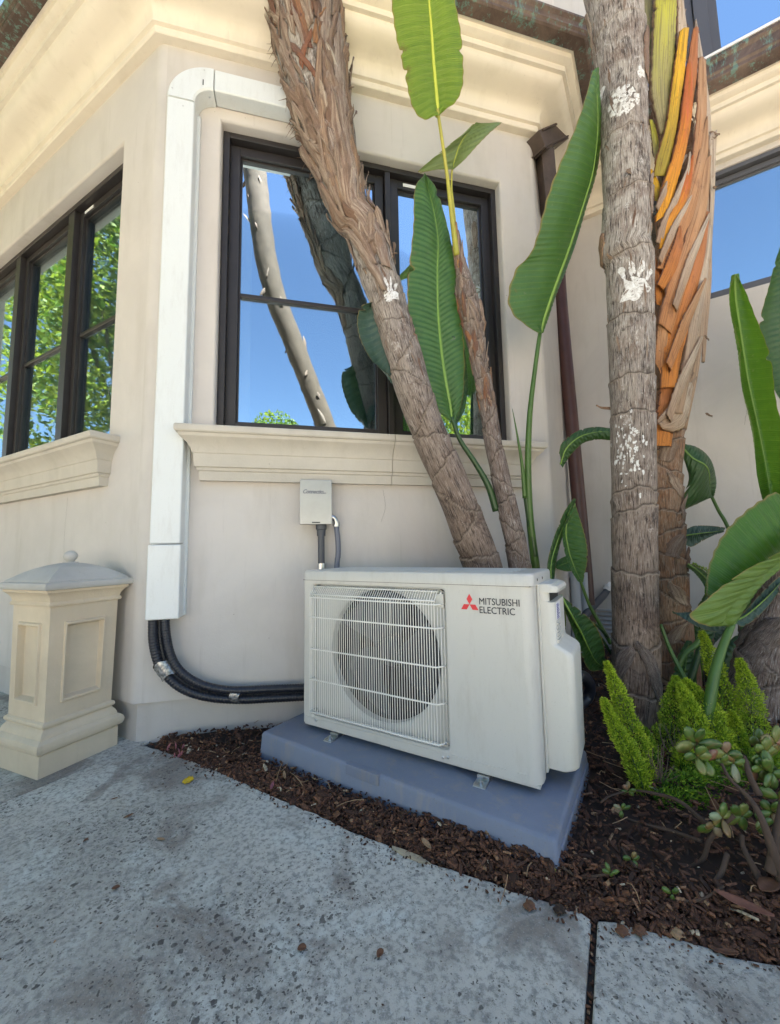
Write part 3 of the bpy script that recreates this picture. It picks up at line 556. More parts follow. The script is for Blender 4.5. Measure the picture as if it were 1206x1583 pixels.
# ================================================================== STONE PEDESTAL
pc = np.array([-1.231, 1.522]); prz = -R(33-0)
ped = thing('stone_pedestal', 'square cream cast-stone pedestal with recessed panels, domed cap and small ball finial', 'pedestal', (pc[0], pc[1], 0), R(-22.5), local=True)
def sqloft(prof, rnd=.0):
    loops = [[(-h, -h, z), (h, -h, z), (h, h, z), (-h, h, z)] for h, z in prof]; return loft(loops, True, True)
part('plinth', *sqloft([(.128, -.02), (.128, .066), (.124, .070)]), M['stone'], ped, bevel=.003)
part('base_moulding', *sqloft([(.128, .070), (.136, .074), (.1405, .084), (.141, .094), (.138, .104), (.130, .111), (.124, .114), (.123, .120), (.119, .130), (.113, .138), (.110, .143), (.115, .146), (.118, .152), (.117, .160), (.110, .165)]), M['stone'], ped, smooth=True, autos=30)
# shaft with recessed panels (slight taper)
def shaft():
    z0, z1 = .165, .545; h0, h1 = .1085, .113; ms = []
    for k in range(4):
        ca, sa = round(math.cos(k*math.pi/2)), round(math.sin(k*math.pi/2))
        rects = [(1.0, z0, z1, 0.), (.60, .215, .490, 0.), (.588, .218, .487, .0085), (.545, .226, .479, .0085), (.52, .233, .472, -.013), (.505, .237, .468, -.0145)]
        lp = []
        for wf, a, b, o in rects:
            l = []
            for sx, z in ((-1, a), (1, a), (1, b), (-1, b)):
                hh = h0+(h1-h0)*(z-z0)/(z1-z0); x = sx*hh*wf; y = -(hh+o); l.append((x*ca-y*sa, x*sa+y*ca, z))
            lp.append(l)
        v, f = loft(lp); f.append(tuple(4*5+j for j in range(4))); ms.append((v, f))
    return cat_(*ms)
so = part('shaft', *shaft(), M['stone'], ped, bevel=.0022)
part('neck_moulding', *sqloft([(.113, .545), (.120, .547), (.122, .553), (.120, .559), (.117, .562), (.119, .572), (.124, .582), (.132, .592), (.137, .595), (.137, .603), (.140, .604)]), M['stone'], ped, smooth=True, autos=30)
part('cap_slab', *sqloft([(.140, .604), (.147, .606), (.150, .612), (.150, .622), (.147, .628), (.138, .630)]), M['stonecap'], ped, smooth=True, autos=35)
part('dome', *sqloft([(.136, .629), (.135, .634)]+[(.132*(1-t), .637+.058*(1-(1-t)**1.9)) for t in (.03, .1, .2, .3, .42, .55, .68, .8, .86)]), M['stonecap'], ped, smooth=True, autos=32)
part('ball_finial', *lathe([(.024, .686), (.024, .697), (.012, .698)]+[(.0225*math.cos(a), .7185+.0215*math.sin(a)) for a in np.linspace(-.9, 1.5, 10)], 28), M['stonecap'], ped, smooth=True, autos=50)
# ================================================================== EQUIPMENT PAD
pad = thing('equipment_pad', 'blue-grey composite pad lying on the bark under the outdoor unit', 'equipment pad', (-.475, 1.467, 0), R(-33.6), local=True)
def rrect(x0, x1, y0, y1, r, z, n=4):
    P = []
    for cx, cy, a0 in ((x1-r, y1-r, 0), (x0+r, y1-r, 90), (x0+r, y0+r, 180), (x1-r, y0+r, 270)):
        for k in range(n+1): a = R(a0+90*k/n); P.append((cx+r*math.cos(a), cy+r*math.sin(a), z))
    return P
PW, PD = .990, .462
lp = [rrect(-.012, PW+.012, -.012, PD+.012, .012, -.03), rrect(-.004, PW+.004, -.004, PD+.004, .012, .0), rrect(0, PW, 0, PD, .012, .076), rrect(.003, PW-.003, .003, PD-.003, .011, .083), rrect(.010, PW-.010, .010, PD-.010, .010, .0865)]
part('slab', *loft(lp, True, True), M['pad'], pad, smooth=True, autos=50)
part('lifting_tab', *boxm(.395, .515, -.0045, .02, .058, .0868), M['pad'], pad, bevel=.0015)
part('corner_rib', *boxm(PW-.02, PW+.006, .03, .44, .0, .06), M['pad'], pad, bevel=.004)
# ================================================================== THE OUTDOOR UNIT
AW, AD, AH = .826, .285, .545
ac = thing('air_conditioner', 'ivory outdoor air conditioner unit with round fan behind a wire grille and red logo', 'air conditioner', (-.332, 1.493, .105), R(-31.), local=True)
# front: frame with a rounded square opening
gx0, gx1, gz0, gz1 = .050, .570, .036, .492
def front_panel():
    n = 8; outer = []; 
    def rr(x0, x1, z0, z1, r, y, n=6):
        P = []
        for cx, cz, a0 in ((x1-r, z1-r, 0), (x0+r, z1-r, 90), (x0+r, z0+r, 180), (x1-r, z0+r, 270)):
            for k in range(n+1): a = R(a0+90*k/n); P.append((cx+r*math.cos(a), y, cz+r*math.sin(a)))
        return P
    L_ = [rr(.012, AW-.030, .004, AH-.036, .001, 0), rr(gx0-.008, gx1+.008, gz0-.008, gz1+.008, .012, 0), rr(gx0-.003, gx1+.003, gz0-.003, gz1+.003, .012, .004), rr(gx0, gx1, gz0, gz1, .012, .020)]
    N = len(L_[0]); fc = (.335, .272); rF = .213
    # circular orifice loop matched by angle
    sq = L_[-1]; ang = [math.atan2(p[2]-fc[1], p[0]-fc[0]) for p in sq]
    circ = lambda r, y: [(fc[0]+r*math.cos(a), y, fc[1]+r*math.sin(a)) for a in ang]
    # refine: use 64 points
    return L_, rr
L_, rr = front_panel()
v, f = loft([[(p[0], p[1], p[2]) for p in l] for l in L_]); part('front_panel', v, f, M['acw'], ac, smooth=True, autos=25)
FC = (.328, .270); RF = .214
def sqpt(a, x0, x1, z0, z1):
    c_, s_ = math.cos(a), math.sin(a); t = 9
    if c_ > 1e-9: t = min(t, (x1-FC[0])/c_)
    if c_ < -1e-9: t = min(t, (x0-FC[0])/c_)
    if s_ > 1e-9: t = min(t, (z1-FC[1])/s_)
    if s_ < -1e-9: t = min(t, (z0-FC[1])/s_)
    return (FC[0]+t*c_, FC[1]+t*s_)
AN = np.linspace(0, 2*math.pi, 97)[:-1]
lo = [[(sqpt(a, gx0, gx1, gz0, gz1)[0], .020, sqpt(a, gx0, gx1, gz0, gz1)[1]) for a in AN]]
for r_, y_ in ((RF+.016, .021), (RF+.006, .024), (RF, .030), (RF-.001, .042), (RF-.001, .055)): lo.append([(FC[0]+r_*math.cos(a), y_, FC[1]+r_*math.sin(a)) for a in AN])
part('fan_orifice', *loft(lo), M['acw'], ac, smooth=True, autos=40)
part('coil_fins', *cat_(*[boxm(.08+.0055*k, .0815+.0055*k, .20, .245, .03, AH-.05) for k in range(92)]), M['fin'], ac)
part('dark_backdrop', *boxm(.02, .63, .246, .27, .02, AH-.045), M['dark'], ac)  # dark sheet added behind the fins to keep the fan opening dark
part('inner_floor', *boxm(.02, .63, .06, .245, .005, .03), M['dark'], ac)
part('inner_partition', *boxm(.60, .606, .03, .245, .031, AH-.045), M['dark'], ac)
part('inner_partition', *boxm(.02, .026, .03, .245, .031, AH-.045), M['dark'], ac)
def blade(a0):
    V = []; Fc = []; nr, na = 7, 9
    for i in range(nr):
        r = .045+(RF-.014-.045)*i/(nr-1); sw = R(18)*(i/(nr-1))**1.4; half = R(40+8*math.sin(math.pi*i/(nr-1)))
        for j in range(na):
            s = j/(na-1)-.5; a = a0+sw+s*2*half*.92; V.append((FC[0]+r*math.cos(a), .075-s*.075*(.6+.4*(1-i/(nr-1)))+.010*math.cos(s*3.1), FC[1]+r*math.sin(a)))
    for i in range(nr-1):
        for j in range(na-1): Fc.append((i*na+j, i*na+j+1, (i+1)*na+j+1, (i+1)*na+j))
    return V, Fc
fan = part('fan_hub', *(lambda m: ([(FC[0]+p[0], .045+p[2], FC[1]+p[1]) for p in m[0]], m[1]))(lathe([(.012, .02), (.040, .024), (.048, .03), (.05, .07)], 28)), M['fan'], ac, smooth=True, autos=40)
for k in range(3): part('fan_blade', *blade(R(100+120*k)), M['fan'], fan, smooth=True, solid=.003)
part('motor', *boxm(.27, .40, .135, .19, .2, .34), M['dark'], ac, bevel=.01)
part('motor_bracket', *cat_(boxm(.23, .255, .13, .15, .02, AH-.04), boxm(.415, .44, .13, .15, .02, AH-.04)), M['fan'], ac)
# grille of wires
gy = -.022; ws = []
nW = 57; r_ = .00135; X0, X1 = .056, .548
for i in range(nW):
    x = X0+(X1-X0)*i/(nW-1)
    P = [(x, .012, gz1+.002-.004), (x, .004, gz1-.004), (x, gy+.004, gz1-.030), (x, gy, gz1-.038), (x, gy, gz0+.022), (x, gy+.003, gz0+.014), (x, .010, gz0+.002)]
    ws.append(tube(P, r_, 5))
for i, x in enumerate((.5545, .5610)):
    yy = gy+.009*(i+1); ws.append(tube([(x, yy, gz1-.05), (x, yy, gz0+.02)], r_, 5))
for z in (gz1-.006, gz1-.031, gz1-.042, gz0+.345-.0, .270, .165, gz0+.018, gz0+.006):
    yo = .004 if z in (gz1-.006,) else (.010 if z == gz0+.006 else gy-.0014*2+.0048)
    if z in (gz1-.006, gz0+.006): P = [(gx0+.003, yo, z), (X1+.004, yo, z)]
    else: P = [(gx0+.002, .010, z), (X0-.002, yo, z), (X1+.002, yo, z), (gx1-.002, .008, z)]
    if z in (gz1-.031,): P = P[:3]
    ws.append(tube(P, .0026, 6))
ws.append(tube([(gx1-.004, .008, gz1-.02), (gx1-.004, .008, gz0+.01)], .0018, 5)); ws.append(tube([(gx0+.003, .008, gz1-.02), (gx0+.003, .008, gz0+.01)], .0018, 5))
part('fan_grille', *cat_(*ws), M['acgrille'], ac, smooth=True)
part('corner_clip', *cat_(boxm(gx1-.030, gx1-.002, .002, .012, gz1-.055, gz1-.012)), M['acplastic'], ac, bevel=.003)
for x, z in ((gx0+.016, gz1-.006), (gx1-.012, gz1-.010), (gx1-.006, gz0+.020), (.066, .022), (.555, .014), (gx1+.0, .018)):
    part('screw', *(lambda m: ([(x+p[0], -.0035-p[2]+(.008 if z > .1 else 0.), z+p[1]) for p in m[0]], m[1]))(lathe([(.0045, -.004), (.0045, 0), (.002, .0012)], 10)), M['zinc'], ac)
# casing: rounded front-left edge, right corner, sides, bottom lip
def plan(r0=.012, r1=.030):
    P = [(0, AD)]; P += [(r0-r0*math.cos(a), r0-r0*math.sin(a)) for a in np.linspace(0, math.pi/2, 6)]; return P
v, f = loft([[(x, y, z) for x, y in plan()] for z in (.004, AH-.036)], False); part('left_side', v, f, M['acw'], ac, smooth=True, autos=50)
P = [(AW-.030+.030*math.sin(a), .030-.030*math.cos(a)) for a in np.linspace(0, math.pi/2, 9)]+[(AW, .052)]
v, f = loft([[(x, y, z) for x, y in P] for z in (.004, AH-.036)], False); part('corner_panel', v, f, M['acw'], ac, smooth=True, autos=50)
part('service_panel', *boxm(AW-.02, AW-.0015, .0545, AD, .012, AH-.037), M['acw'], ac, bevel=.0015)
part('back_guard', *cat_(boxm(.0, AW, AD-.002, AD, .0, AH-.03)), M['acw'], ac)
part('base_tray', *boxm(.006, AW-.006, .006, AD-.005, -.004, .003), M['acw'], ac)
part('bottom_lip', *cat_(boxm(.018, .548, -.0022, 0.001, .0245, .027), boxm(.580, .735, -.0022, .001, .0245, .027), boxm(.765, .792, -.0022, .001, .024, .028)), M['acw'], ac, bevel=.001)
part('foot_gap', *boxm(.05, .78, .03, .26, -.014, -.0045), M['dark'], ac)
# lid
def lidl(e, z, r): return rrect(-.003+e, AW+.004-e, -.004+e, AD+.004-e, r, z, 6)
part('lid', *loft([lidl(.000, AH-.0345, .026), lidl(0, AH-.008, .026), lidl(.003, AH-.002, .024), lidl(.009, AH, .02)], True, True), M['acw'], ac, smooth=True, autos=45)
part('lid_rib', *cat_(*[boxm(.04, AW-.06, .030+.047*k, .052+.047*k, AH-.001, AH+.0025) for k in range(5)]), M['acw'], ac, bevel=.002)
part('lid_seam', *boxm(.001, AW-.004, .0005, AD-.004, AH-.0362, AH-.0342), M['dark'], ac)
for y in (.055, .13): part('screw', *(lambda m: ([(AW+.0035+p[2], y+p[0], AH-.020+p[1]) for p in m[0]], m[1]))(lathe([(.0045, -.002), (.0045, .001), (.002, .002)], 10)), M['dark'], ac)
# valve cover on the right side
def cov(z, p, y0, y1, r): 
    r = min(r, p*.9); P = [(AW-.002, y0, z)]
    P += [(AW+p-r+r*math.sin(a), y0+r-r*math.cos(a), z) for a in np.linspace(.0, math.pi/2, 8)]
    P += [(AW+p-r+r*math.cos(a), y1-r+r*math.sin(a), z) for a in np.linspace(0, math.pi/2, 8)]+[(AW-.002, y1, z)]
    return P
y0, y1 = .070, .262
cv = [(.022, .060), (.027, .072), (.034, .079), (.31, .083), (.322, .081), (.330, .074), (.346, .046), (.352, .043), (.462, .043), (.463, .028), (.488, .028), (.489, .052), (.498, .054), (.506, .050), (.510, .040)]
part('valve_cover', *loft([cov(z, p, y0, y1, .020) for z, p in cv], False), M['acplastic'], ac, smooth=True, autos=38)
part('cover_top', *loft([cov(.510, .040, y0, y1, .02), cov(.5122, .034, y0+.004, y1-.004, .016)], False, True), M['acplastic'], ac, smooth=True)
part('cover_flange', *boxm(AW-.001, AW+.006, .058, .2795, .015, .512), M['acplastic'], ac, bevel=.002)
part('handle_recess', *boxm(AW+.010, AW+.0295, y0+.0196, y1-.03, .4635, .4875), M['dark'], ac)
part('louvre', *cat_(*[boxm(AW+.030, AW+.0462, y0+.0185-.0, y0+.075, .352+.0095*k, .3575+.0095*k) for k in range(6)]), M['acplastic'], ac, bevel=.001)
st = part('rating_label', *boxm(AW+.0425, AW+.0440, y0+.024, y0+.09, .412, .459), M['label'], ac)
part('label_print', *cat_(*[boxm(AW+.0442, AW+.0446, y0+.027, y0+.027+.058*random.uniform(.5, 1), .415+.0046*k, .4172+.0046*k) for k in range(9)]), M['labelink'], st)
# mounting brackets
for bx_ in (.148, .672):
    b_ = part('mounting_foot', *cat_(boxm(bx_-.017, bx_+.017, -.040, .05, -.0205, -.0165), boxm(bx_-.017, bx_-.0155, -.034, .05, -.0165, -.0135), boxm(bx_+.0155, bx_+.017, -.034, .05, -.0165, -.0135), boxm(bx_-.017, bx_+.017, -.004, .05, -.0165, -.006)), M['zinc'], ac, bevel=.0015)
    part('bolt', *lathe([(.009, -.0164), (.009, -.0145), (.006, -.0145), (.006, -.0085), (.0025, -.0083), (.0025, -.004)], 12, (bx_, -.024)), M['zinc'], b_)
# emblem and lettering
def rhomb(ang, cx, cz, s):
    # rhombus with acute vertex at centre pointing along ang
    L1 = s; h = R(30); p0 = (cx, cz); p1 = (cx+L1*math.cos(ang-h), cz+L1*math.sin(ang-h)); p3 = (cx+L1*math.cos(ang+h), cz+L1*math.sin(ang+h)); p2 = (p1[0]+p3[0]-cx, p1[1]+p3[1]-cz)
    ys = (-.0012, .0)
    V = [(x, y, z) for y in ys for x, z in (p0, p1, p2, p3)]; return V, [(0, 1, 2, 3), (7, 6, 5, 4), (0, 4, 5, 1), (1, 5, 6, 2), (2, 6, 7, 3), (3, 7, 4, 0)]
part('logo', *cat_(*[rhomb(R(a), .651, .4548, .0172) for a in (90, 210, 330)]), M['red'], ac)
def text_mesh(s, size, bold=.0, extr=.0, spacing=1., shear=0):
    cu = bpy.data.curves.new('t', 'FONT'); cu.body = s; cu.size = size; cu.offset = bold; cu.extrude = extr; cu.space_character = spacing; cu.resolution_u = 3; cu.shear = shear
    o = bpy.data.objects.new('t', cu); COL.objects.link(o); dg = bpy.context.evaluated_depsgraph_get(); me = o.evaluated_get(dg).to_mesh()
    V = np.array([v.co[:] for v in me.vertices]); Fc = [tuple(p.vertices) for p in me.polygons]; o.evaluated_get(dg).to_mesh_clear(); bpy.data.objects.remove(o); bpy.data.curves.remove(cu); return V, Fc
def lettering(s, x0, x1, zb, h, par, mat, y=-.0010):
    V, Fc = text_mesh(s, 1., .0, .001, 1.0); n0 = len(V); V = np.vstack([V+np.array([dx, dy, dz]) for dx, dy, dz in ((0, 0, 0), (.022, .006, .12), (.010, -.006, .24))]); Fc = [tuple(i+n0*k for i in f) for k in range(3) for f in Fc]; mx = V[:, 0].max(); mn = V[:, 0].min(); k = (x1-x0)/(mx-mn); H_ = V[:, 1].max()
    W2 = [(x0+(p[0]-mn)*k, y-p[2]*.002, zb+p[1]/H_*h) for p in V]; return part('lettering', W2, Fc, mat, par)
lettering('MITSUBISHI', .680, .792, .4565, .0185, ac, M['ink']); lettering('ELECTRIC', .680, .779, .4325, .0185, ac, M['ink'])
# ================================================================== DISCONNECT BOX AND CONDUITS
P0 = C0; bxo = thing('electrical_box', 'small galvanised disconnect box on the wall just under the window sill', 'electrical box', C0+DB*.69+NB*.02+np.array([0, 0, .93]))
part('enclosure', *wbox(C0, DB, NB, .627, .751, -.001, .072, .838, 1.018), M['galv'], bxo, bevel=.002)
cvr = part('cover', *wbox(C0, DB, NB, .622, .756, .073, .079, .834, 1.026), M['galv'], bxo, bevel=.002)
part('cover', *wbox(C0, DB, NB, .622, .756, .02, .0728, 1.0185, 1.026), M['galv'], bxo, bevel=.001)
part('hasp_slot', *wbox(C0, DB, NB, .672, .706, .0792, .0805, .8395, .8445), M['dark'], bxo)
V, Fc = text_mesh('Connecticut', .027, .0006, .001, .9, .35); V2 = [tuple(C0+DB*(.632+p[0]*.82)+NB*(.0795+p[2])+np.array([0, 0, .966+p[1]*.9])) for p in V]
part('embossed_lettering', V2, Fc, M['flex'], bxo)
bolt = [(.728, .985), (.742, .985), (.738, .977), (.749, .977), (.722, .957), (.732, .970), (.722, .970)]
Vb = [tuple(C0+DB*t+NB*o+np.array([0, 0, z])) for o in (.0792, .0806) for t, z in bolt]; nb = len(bolt)
part('embossed_bolt', Vb, [tuple(range(nb)), tuple(range(nb, 2*nb))[::-1]]+[(i, (i+1) % nb, nb+(i+1) % nb, nb+i) for i in range(nb)], M['galv'], bxo)
cp = lambda t, o, z: tuple(C0+DB*t+NB*o+np.array([0, 0, z]))
c1 = thing('conduit', 'straight black conduit dropping from the metal box to behind the outdoor unit', 'conduit', cp(.71, .04, .3), group=None)
part('tube', *tube([cp(.713, .040, .79), cp(.716, .040, .3)], .0145, 18), M['conduit'], c1, smooth=True, autos=50)
part('connector', *tube([cp(.713, .040, .8375), cp(.713, .040, .815), cp(.713, .040, .812), cp(.713, .040, .785)], [.023, .023, .019, .0185], 18), M['conduit'], c1, smooth=True, autos=30)
part('collar', *tube([cp(.7155, .040, .668), cp(.7155, .040, .642)], .0185, 18), M['zinc'], c1, smooth=True, autos=30)
c2 = thing('flexible_conduit', 'thinner grey flexible conduit curving down from the side of the metal box', 'conduit', cp(.77, .04, .3))
part('elbow', *tube([cp(.752, .045, .868), cp(.766, .045, .866), cp(.776, .045, .852), cp(.778, .045, .838)], .0115, 14, res=12), M['zinc'], c2, smooth=True, autos=50)
part('fitting', *tube([cp(.778, .045, .842), cp(.778, .045, .826)], .0155, 12), M['zinc'], c2, smooth=True, autos=30)
part('tube', *tube([cp(.778, .045, .828), cp(.785, .045, .76), cp(.785, .045, .70), cp(.779, .045, .64), cp(.77, .045, .3)], .0118, 14, res=24), M['flex'], c2, smooth=True, autos=60)
# ================================================================== REFRIGERANT LINES
rl = thing('refrigerant_lines', 'pair of black braided hoses curving from the white duct to the outdoor unit', 'hoses', cp(.11, .04, .40))
def hose(pts, r, o, name='hose'):
    P = cr([onv(x, y, C0+NB*o, R(BAZ)) if True else 0 for x, y in pts], 26); P = cr(P, 330); rr_ = r*(1+.06*np.sin(np.arange(330)*math.pi/2*1.0))
    T, A, B = frames(P); n = 16; V = []; Fc = []
    for i in range(330):
        for k in range(n):
            a = 2*math.pi*k/n; V.append(P[i]+rr_[i]*(A[i]*math.cos(a)+B[i]*math.sin(a)))
    for i in range(329):
        for k in range(n): Fc.append((i*n+k, i*n+(k+1) % n, (i+1)*n+(k+1) % n, (i+1)*n+k))
    return part(name, V, Fc, M['hose'], rl, smooth=True)
hose([(238, 925), (236, 965), (238, 1000), (250, 1035), (280, 1063), (320, 1077), (370, 1081), (420, 1079), (500, 1075)], .0175, .045)
hose([(257, 925), (255, 965), (262, 1008), (277, 1036), (308, 1057), (354, 1067), (420, 1065), (500, 1062)], .0155, .055)
hose([(247, 925), (246, 965), (250, 1005), (263, 1036), (293, 1060), (338, 1073), (395, 1072), (500, 1069)], .012, .030, 'drain_hose')
def tapew(pa, pb, w_, o=.047):
    A_ = onv(*pa, C0+NB*o, R(BAZ)); B_ = onv(*pb, C0+NB*o, R(BAZ)); d = B_-A_; 
    # oval band round the bundle
    T = d/np.linalg.norm(d); s = np.cross(T, NB); s /= np.linalg.norm(s); lp = []
    for k, t in enumerate(np.linspace(0, 1, 7)):
        c = A_+d*t; g = 1+.04*math.sin(k*2.2); lp.append([tuple(c+s*w_*g*math.cos(a)+NB*.0235*g*math.sin(a)+T*.006*math.sin(3*a+k)) for a in np.linspace(0, 2*math.pi, 25)[:-1]])
    return loft(lp)
part('tape_wrap', *tapew((247, 1024), (261, 1044), .030), M['tape'], rl, smooth=True); part('tape_wrap', *tapew((357, 1073), (371, 1075), .029), M['tape'], rl, smooth=True)
# ================================================================== SERVICES BEHIND THE PLANTS
pv = thing('pvc_conduits', 'pair of pale grey pipes rising against the wall corner behind leaves', 'pipes', at(885, 1010, 2.2))
part('pipe', *tube([at(889, 885, 2.30), at(893, 960, 2.28), at(890, 1010, 2.26)], .026, 16, res=8), M['pvcg'], pv, smooth=True, autos=50)
part('pipe', *tube([at(903, 885, 2.32), at(906, 960, 2.30), at(904, 1010, 2.28)], .021, 16, res=8), M['pvcg'], pv, smooth=True, autos=50)
part('collar', *tube([at(889, 886, 2.30), at(889.3, 893, 2.30)], .032, 16), M['pvcg'], pv, smooth=True, autos=30)
wl = lambda px, py, o=.0: onv(px, py, C2+NR*o, R(RAZ))
vt = thing('wall_vent', 'small grey louvred vent low on the wall behind the tall grey trunk', 'vent', wl(938, 965))
a_, b_ = wl(915, 940), wl(948, 1005); t0 = (a_-C2)@DR; t1 = (b_-C2)@DR+.06
part('frame', *cat_(wbox(C2, DR, NR, t0, t0+.012, 0.001, .02, b_[2], a_[2]), wbox(C2, DR, NR, t1-.012, t1, 0.001, .02, b_[2], a_[2]), wbox(C2, DR, NR, t0+.012, t1-.012, 0.001, .02, a_[2]-.012, a_[2])), M['pvcg'], vt)
nl = 9
for k in range(nl):
    z = b_[2]+(a_[2]-.012-b_[2])*k/nl; part('slat', *frm(C2, DR, NR, ([(t, o, zz) for o, zz in ((.002, z+.016), (.018, z), (.018, z+.003), (.002, z+.019)) for t in (t0+.012, t1-.012)], [(0, 1, 3, 2), (2, 3, 5, 4), (4, 5, 7, 6), (6, 7, 1, 0), (0, 2, 4, 6), (1, 7, 5, 3)])), M['pvcg'], vt)
gp = thing('grey_pipe', 'dark grey elbow pipe coming out of white sealant on the wall behind leaves', 'pipe', wl(940, 915))
part('tube', *tube([wl(943, 905, -.02), wl(936, 918, .05), at(915, 940, 2.32), at(900, 958, 2.25)], .021, 14, res=14), M['conduit'], gp, smooth=True, autos=50)
def lump(c, r, n=60, sq=1.):
    bm = bmesh.new(); bmesh.ops.create_icosphere(bm, subdivisions=3, radius=1); V = [];
    for v in bm.verts:
        k = 1+.25*math.sin(v.co.x*5+v.co.y*3)+.2*math.sin(v.co.z*7+v.co.x*4); V.append((c[0]+v.co.x*r*k, c[1]+v.co.y*r*k, c[2]+v.co.z*r*k*sq))
    Fc = [tuple(v.index for v in f.verts) for f in bm.faces]; bm.free(); return V, Fc
part('sealant', *lump(wl(942, 908, .005), .026), M['white'], gp, smooth=True)
hp = thing('black_hose', 'black insulated pipe curling out of the right rear of the outdoor unit', 'hose', at(905, 1060, 1.45))
part('tube', *tube([at(893, 1045, 1.33), at(905, 1047, 1.40), at(913, 1062, 1.44), at(908, 1080, 1.45), at(893, 1092, 1.42)], .019, 14, res=22), M['hose'], hp, smooth=True)
# ================================================================== PLANTS
def trunkpath(pts, n=60):   # pts: (px, py, y, width_px) top last -> centre curve, radius
    C = cr([at(a, b, y) for a, b, y, w_ in pts], n)
    d0 = np.array([at(a, b, y) for a, b, y, w_ in pts]); cd = np.r_[0, np.cumsum(np.linalg.norm(np.diff(d0, axis=0), axis=1))]
    A2 = np.array([(a, b) for a, b, y, w_ in pts], float); g2 = np.gradient(A2, axis=0); lean = np.abs(g2[:, 1])/np.hypot(g2[:, 0], g2[:, 1])
    rad = np.array([w_/2*((at(a, b, y)-CP)@CF)/F*math.cos(math.atan((a-603)/F))*l_*.96 for (a, b, y, w_), l_ in zip(pts, lean)]); s = np.r_[0, np.cumsum(np.linalg.norm(np.diff(C, axis=0), axis=1))]
    return C, np.interp(s*cd[-1]/s[-1], cd, rad), s
class Trunk:
    def __init__(t, pts, scar_gap=.10, scar_amp=.5, seed=1, rough=.03, step=.06):
        t.C, t.r, t.s = trunkpath(pts, 200); t.L = t.s[-1]
        T = np.gradient(t.C, axis=0); T /= np.linalg.norm(T, axis=1)[:, None]; t.T = T
        # theta 0 faces the camera, positive to the right
        f_ = CP-t.C; f_ = f_-T*(f_*T).sum(1)[:, None]; f_ /= np.linalg.norm(f_, axis=1)[:, None]; t.A = f_; t.B = np.cross(T, f_)
        if t.B[0]@CX < 0: t.B = -t.B
        g = np.random.default_rng(seed); t.scars = []; v = g.uniform(0, scar_gap); k = 0
        while v < t.L+.2:
            t.scars.append((v, g.uniform(.15, 1)*scar_amp*.1*(1 if k % 2 else -1), g.uniform(-.5, .5))); v += scar_gap*g.uniform(.75, 1.3); k += 1
        t.ph = g.uniform(0, 6, 12); t.rough = rough; t.step = step
    def edge(t, k, th): v, a, p = t.scars[k]; return v+a*np.sin(th+p)+.004*np.sin(5*th+k)+.0025*np.sin(11*th+2*k)
    def rad(t, v, th):
        r = np.interp(v, t.s, t.r)
        nz = np.sin(2*th+t.ph[0]+v*6)+.7*np.sin(3*th+t.ph[1]-v*9)+.5*np.sin(5*th+t.ph[2]+v*21)+.45*np.sin(v*37+t.ph[3]+th)+.3*np.sin(9*th+v*4+t.ph[4])
        r = r*(1+t.rough*nz)
        sc = 0*r; lip = 0*r; st = 0*r
        for k in range(len(t.scars)-1):
            e0 = t.edge(k, th); e1 = t.edge(k+1, th); ins = (v >= e0) & (v < e1); fr = (v-e0)/np.maximum(e1-e0, 1e-3)
            st = np.where(ins, fr, st); w0 = v-e0
            sc = np.maximum(sc, np.exp(-(w0/.0045)**2)); lip = np.maximum(lip, np.exp(-((w0+.0055)/.003)**2))
        return r*(1+t.step*(st-.5))-sc*.0045+lip*.0028, sc, lip
    def S(t, v, th, lift=0.):
        v = np.atleast_1d(np.array(v, float)); th = np.broadcast_to(np.array(th, float), v.shape)
        r, _, _ = t.rad(v, th); r = r+lift; I = lambda X: np.stack([np.interp(v, t.s, X[:, i]) for i in range(3)], -1)
        return I(t.C)+(r*np.cos(th))[:, None]*I(t.A)+(r*np.sin(th))[:, None]*I(t.B)
    def mesh(t, v0=0., v1=None, n=72, dv=.0055):
        v1 = v1 or t.L; m = int((v1-v0)/dv)+2; vs = np.linspace(v0, v1, m); th = np.linspace(-math.pi, math.pi, n+1)
        VV, TT = np.meshgrid(vs, th, indexing='ij'); vf = VV.ravel(); tf = TT.ravel(); r, sc, lip = t.rad(vf, tf)
        I = lambda X: np.stack([np.interp(vf, t.s, X[:, i]) for i in range(3)], -1)
        P = I(t.C)+(r*np.cos(tf))[:, None]*I(t.A)+(r*np.sin(tf))[:, None]*I(t.B)
        Fc = [(i*(n+1)+k, i*(n+1)+k+1, (i+1)*(n+1)+k+1, (i+1)*(n+1)+k) for i in range(m-1) for k in range(n)]
        Fc.append(tuple((m-1)*(n+1)+k for k in range(n)))
        return P, Fc, np.c_[(tf+math.pi)/(2*math.pi), vf/.6], dict(scar=sc, lip=lip)
def build_trunk(t, par, mat, v0=0., v1=None):
    P, Fc, uv, at_ = t.mesh(v0, v1); return part('trunk', P, Fc, mat, par, uv=uv, smooth=True, attr=at_)
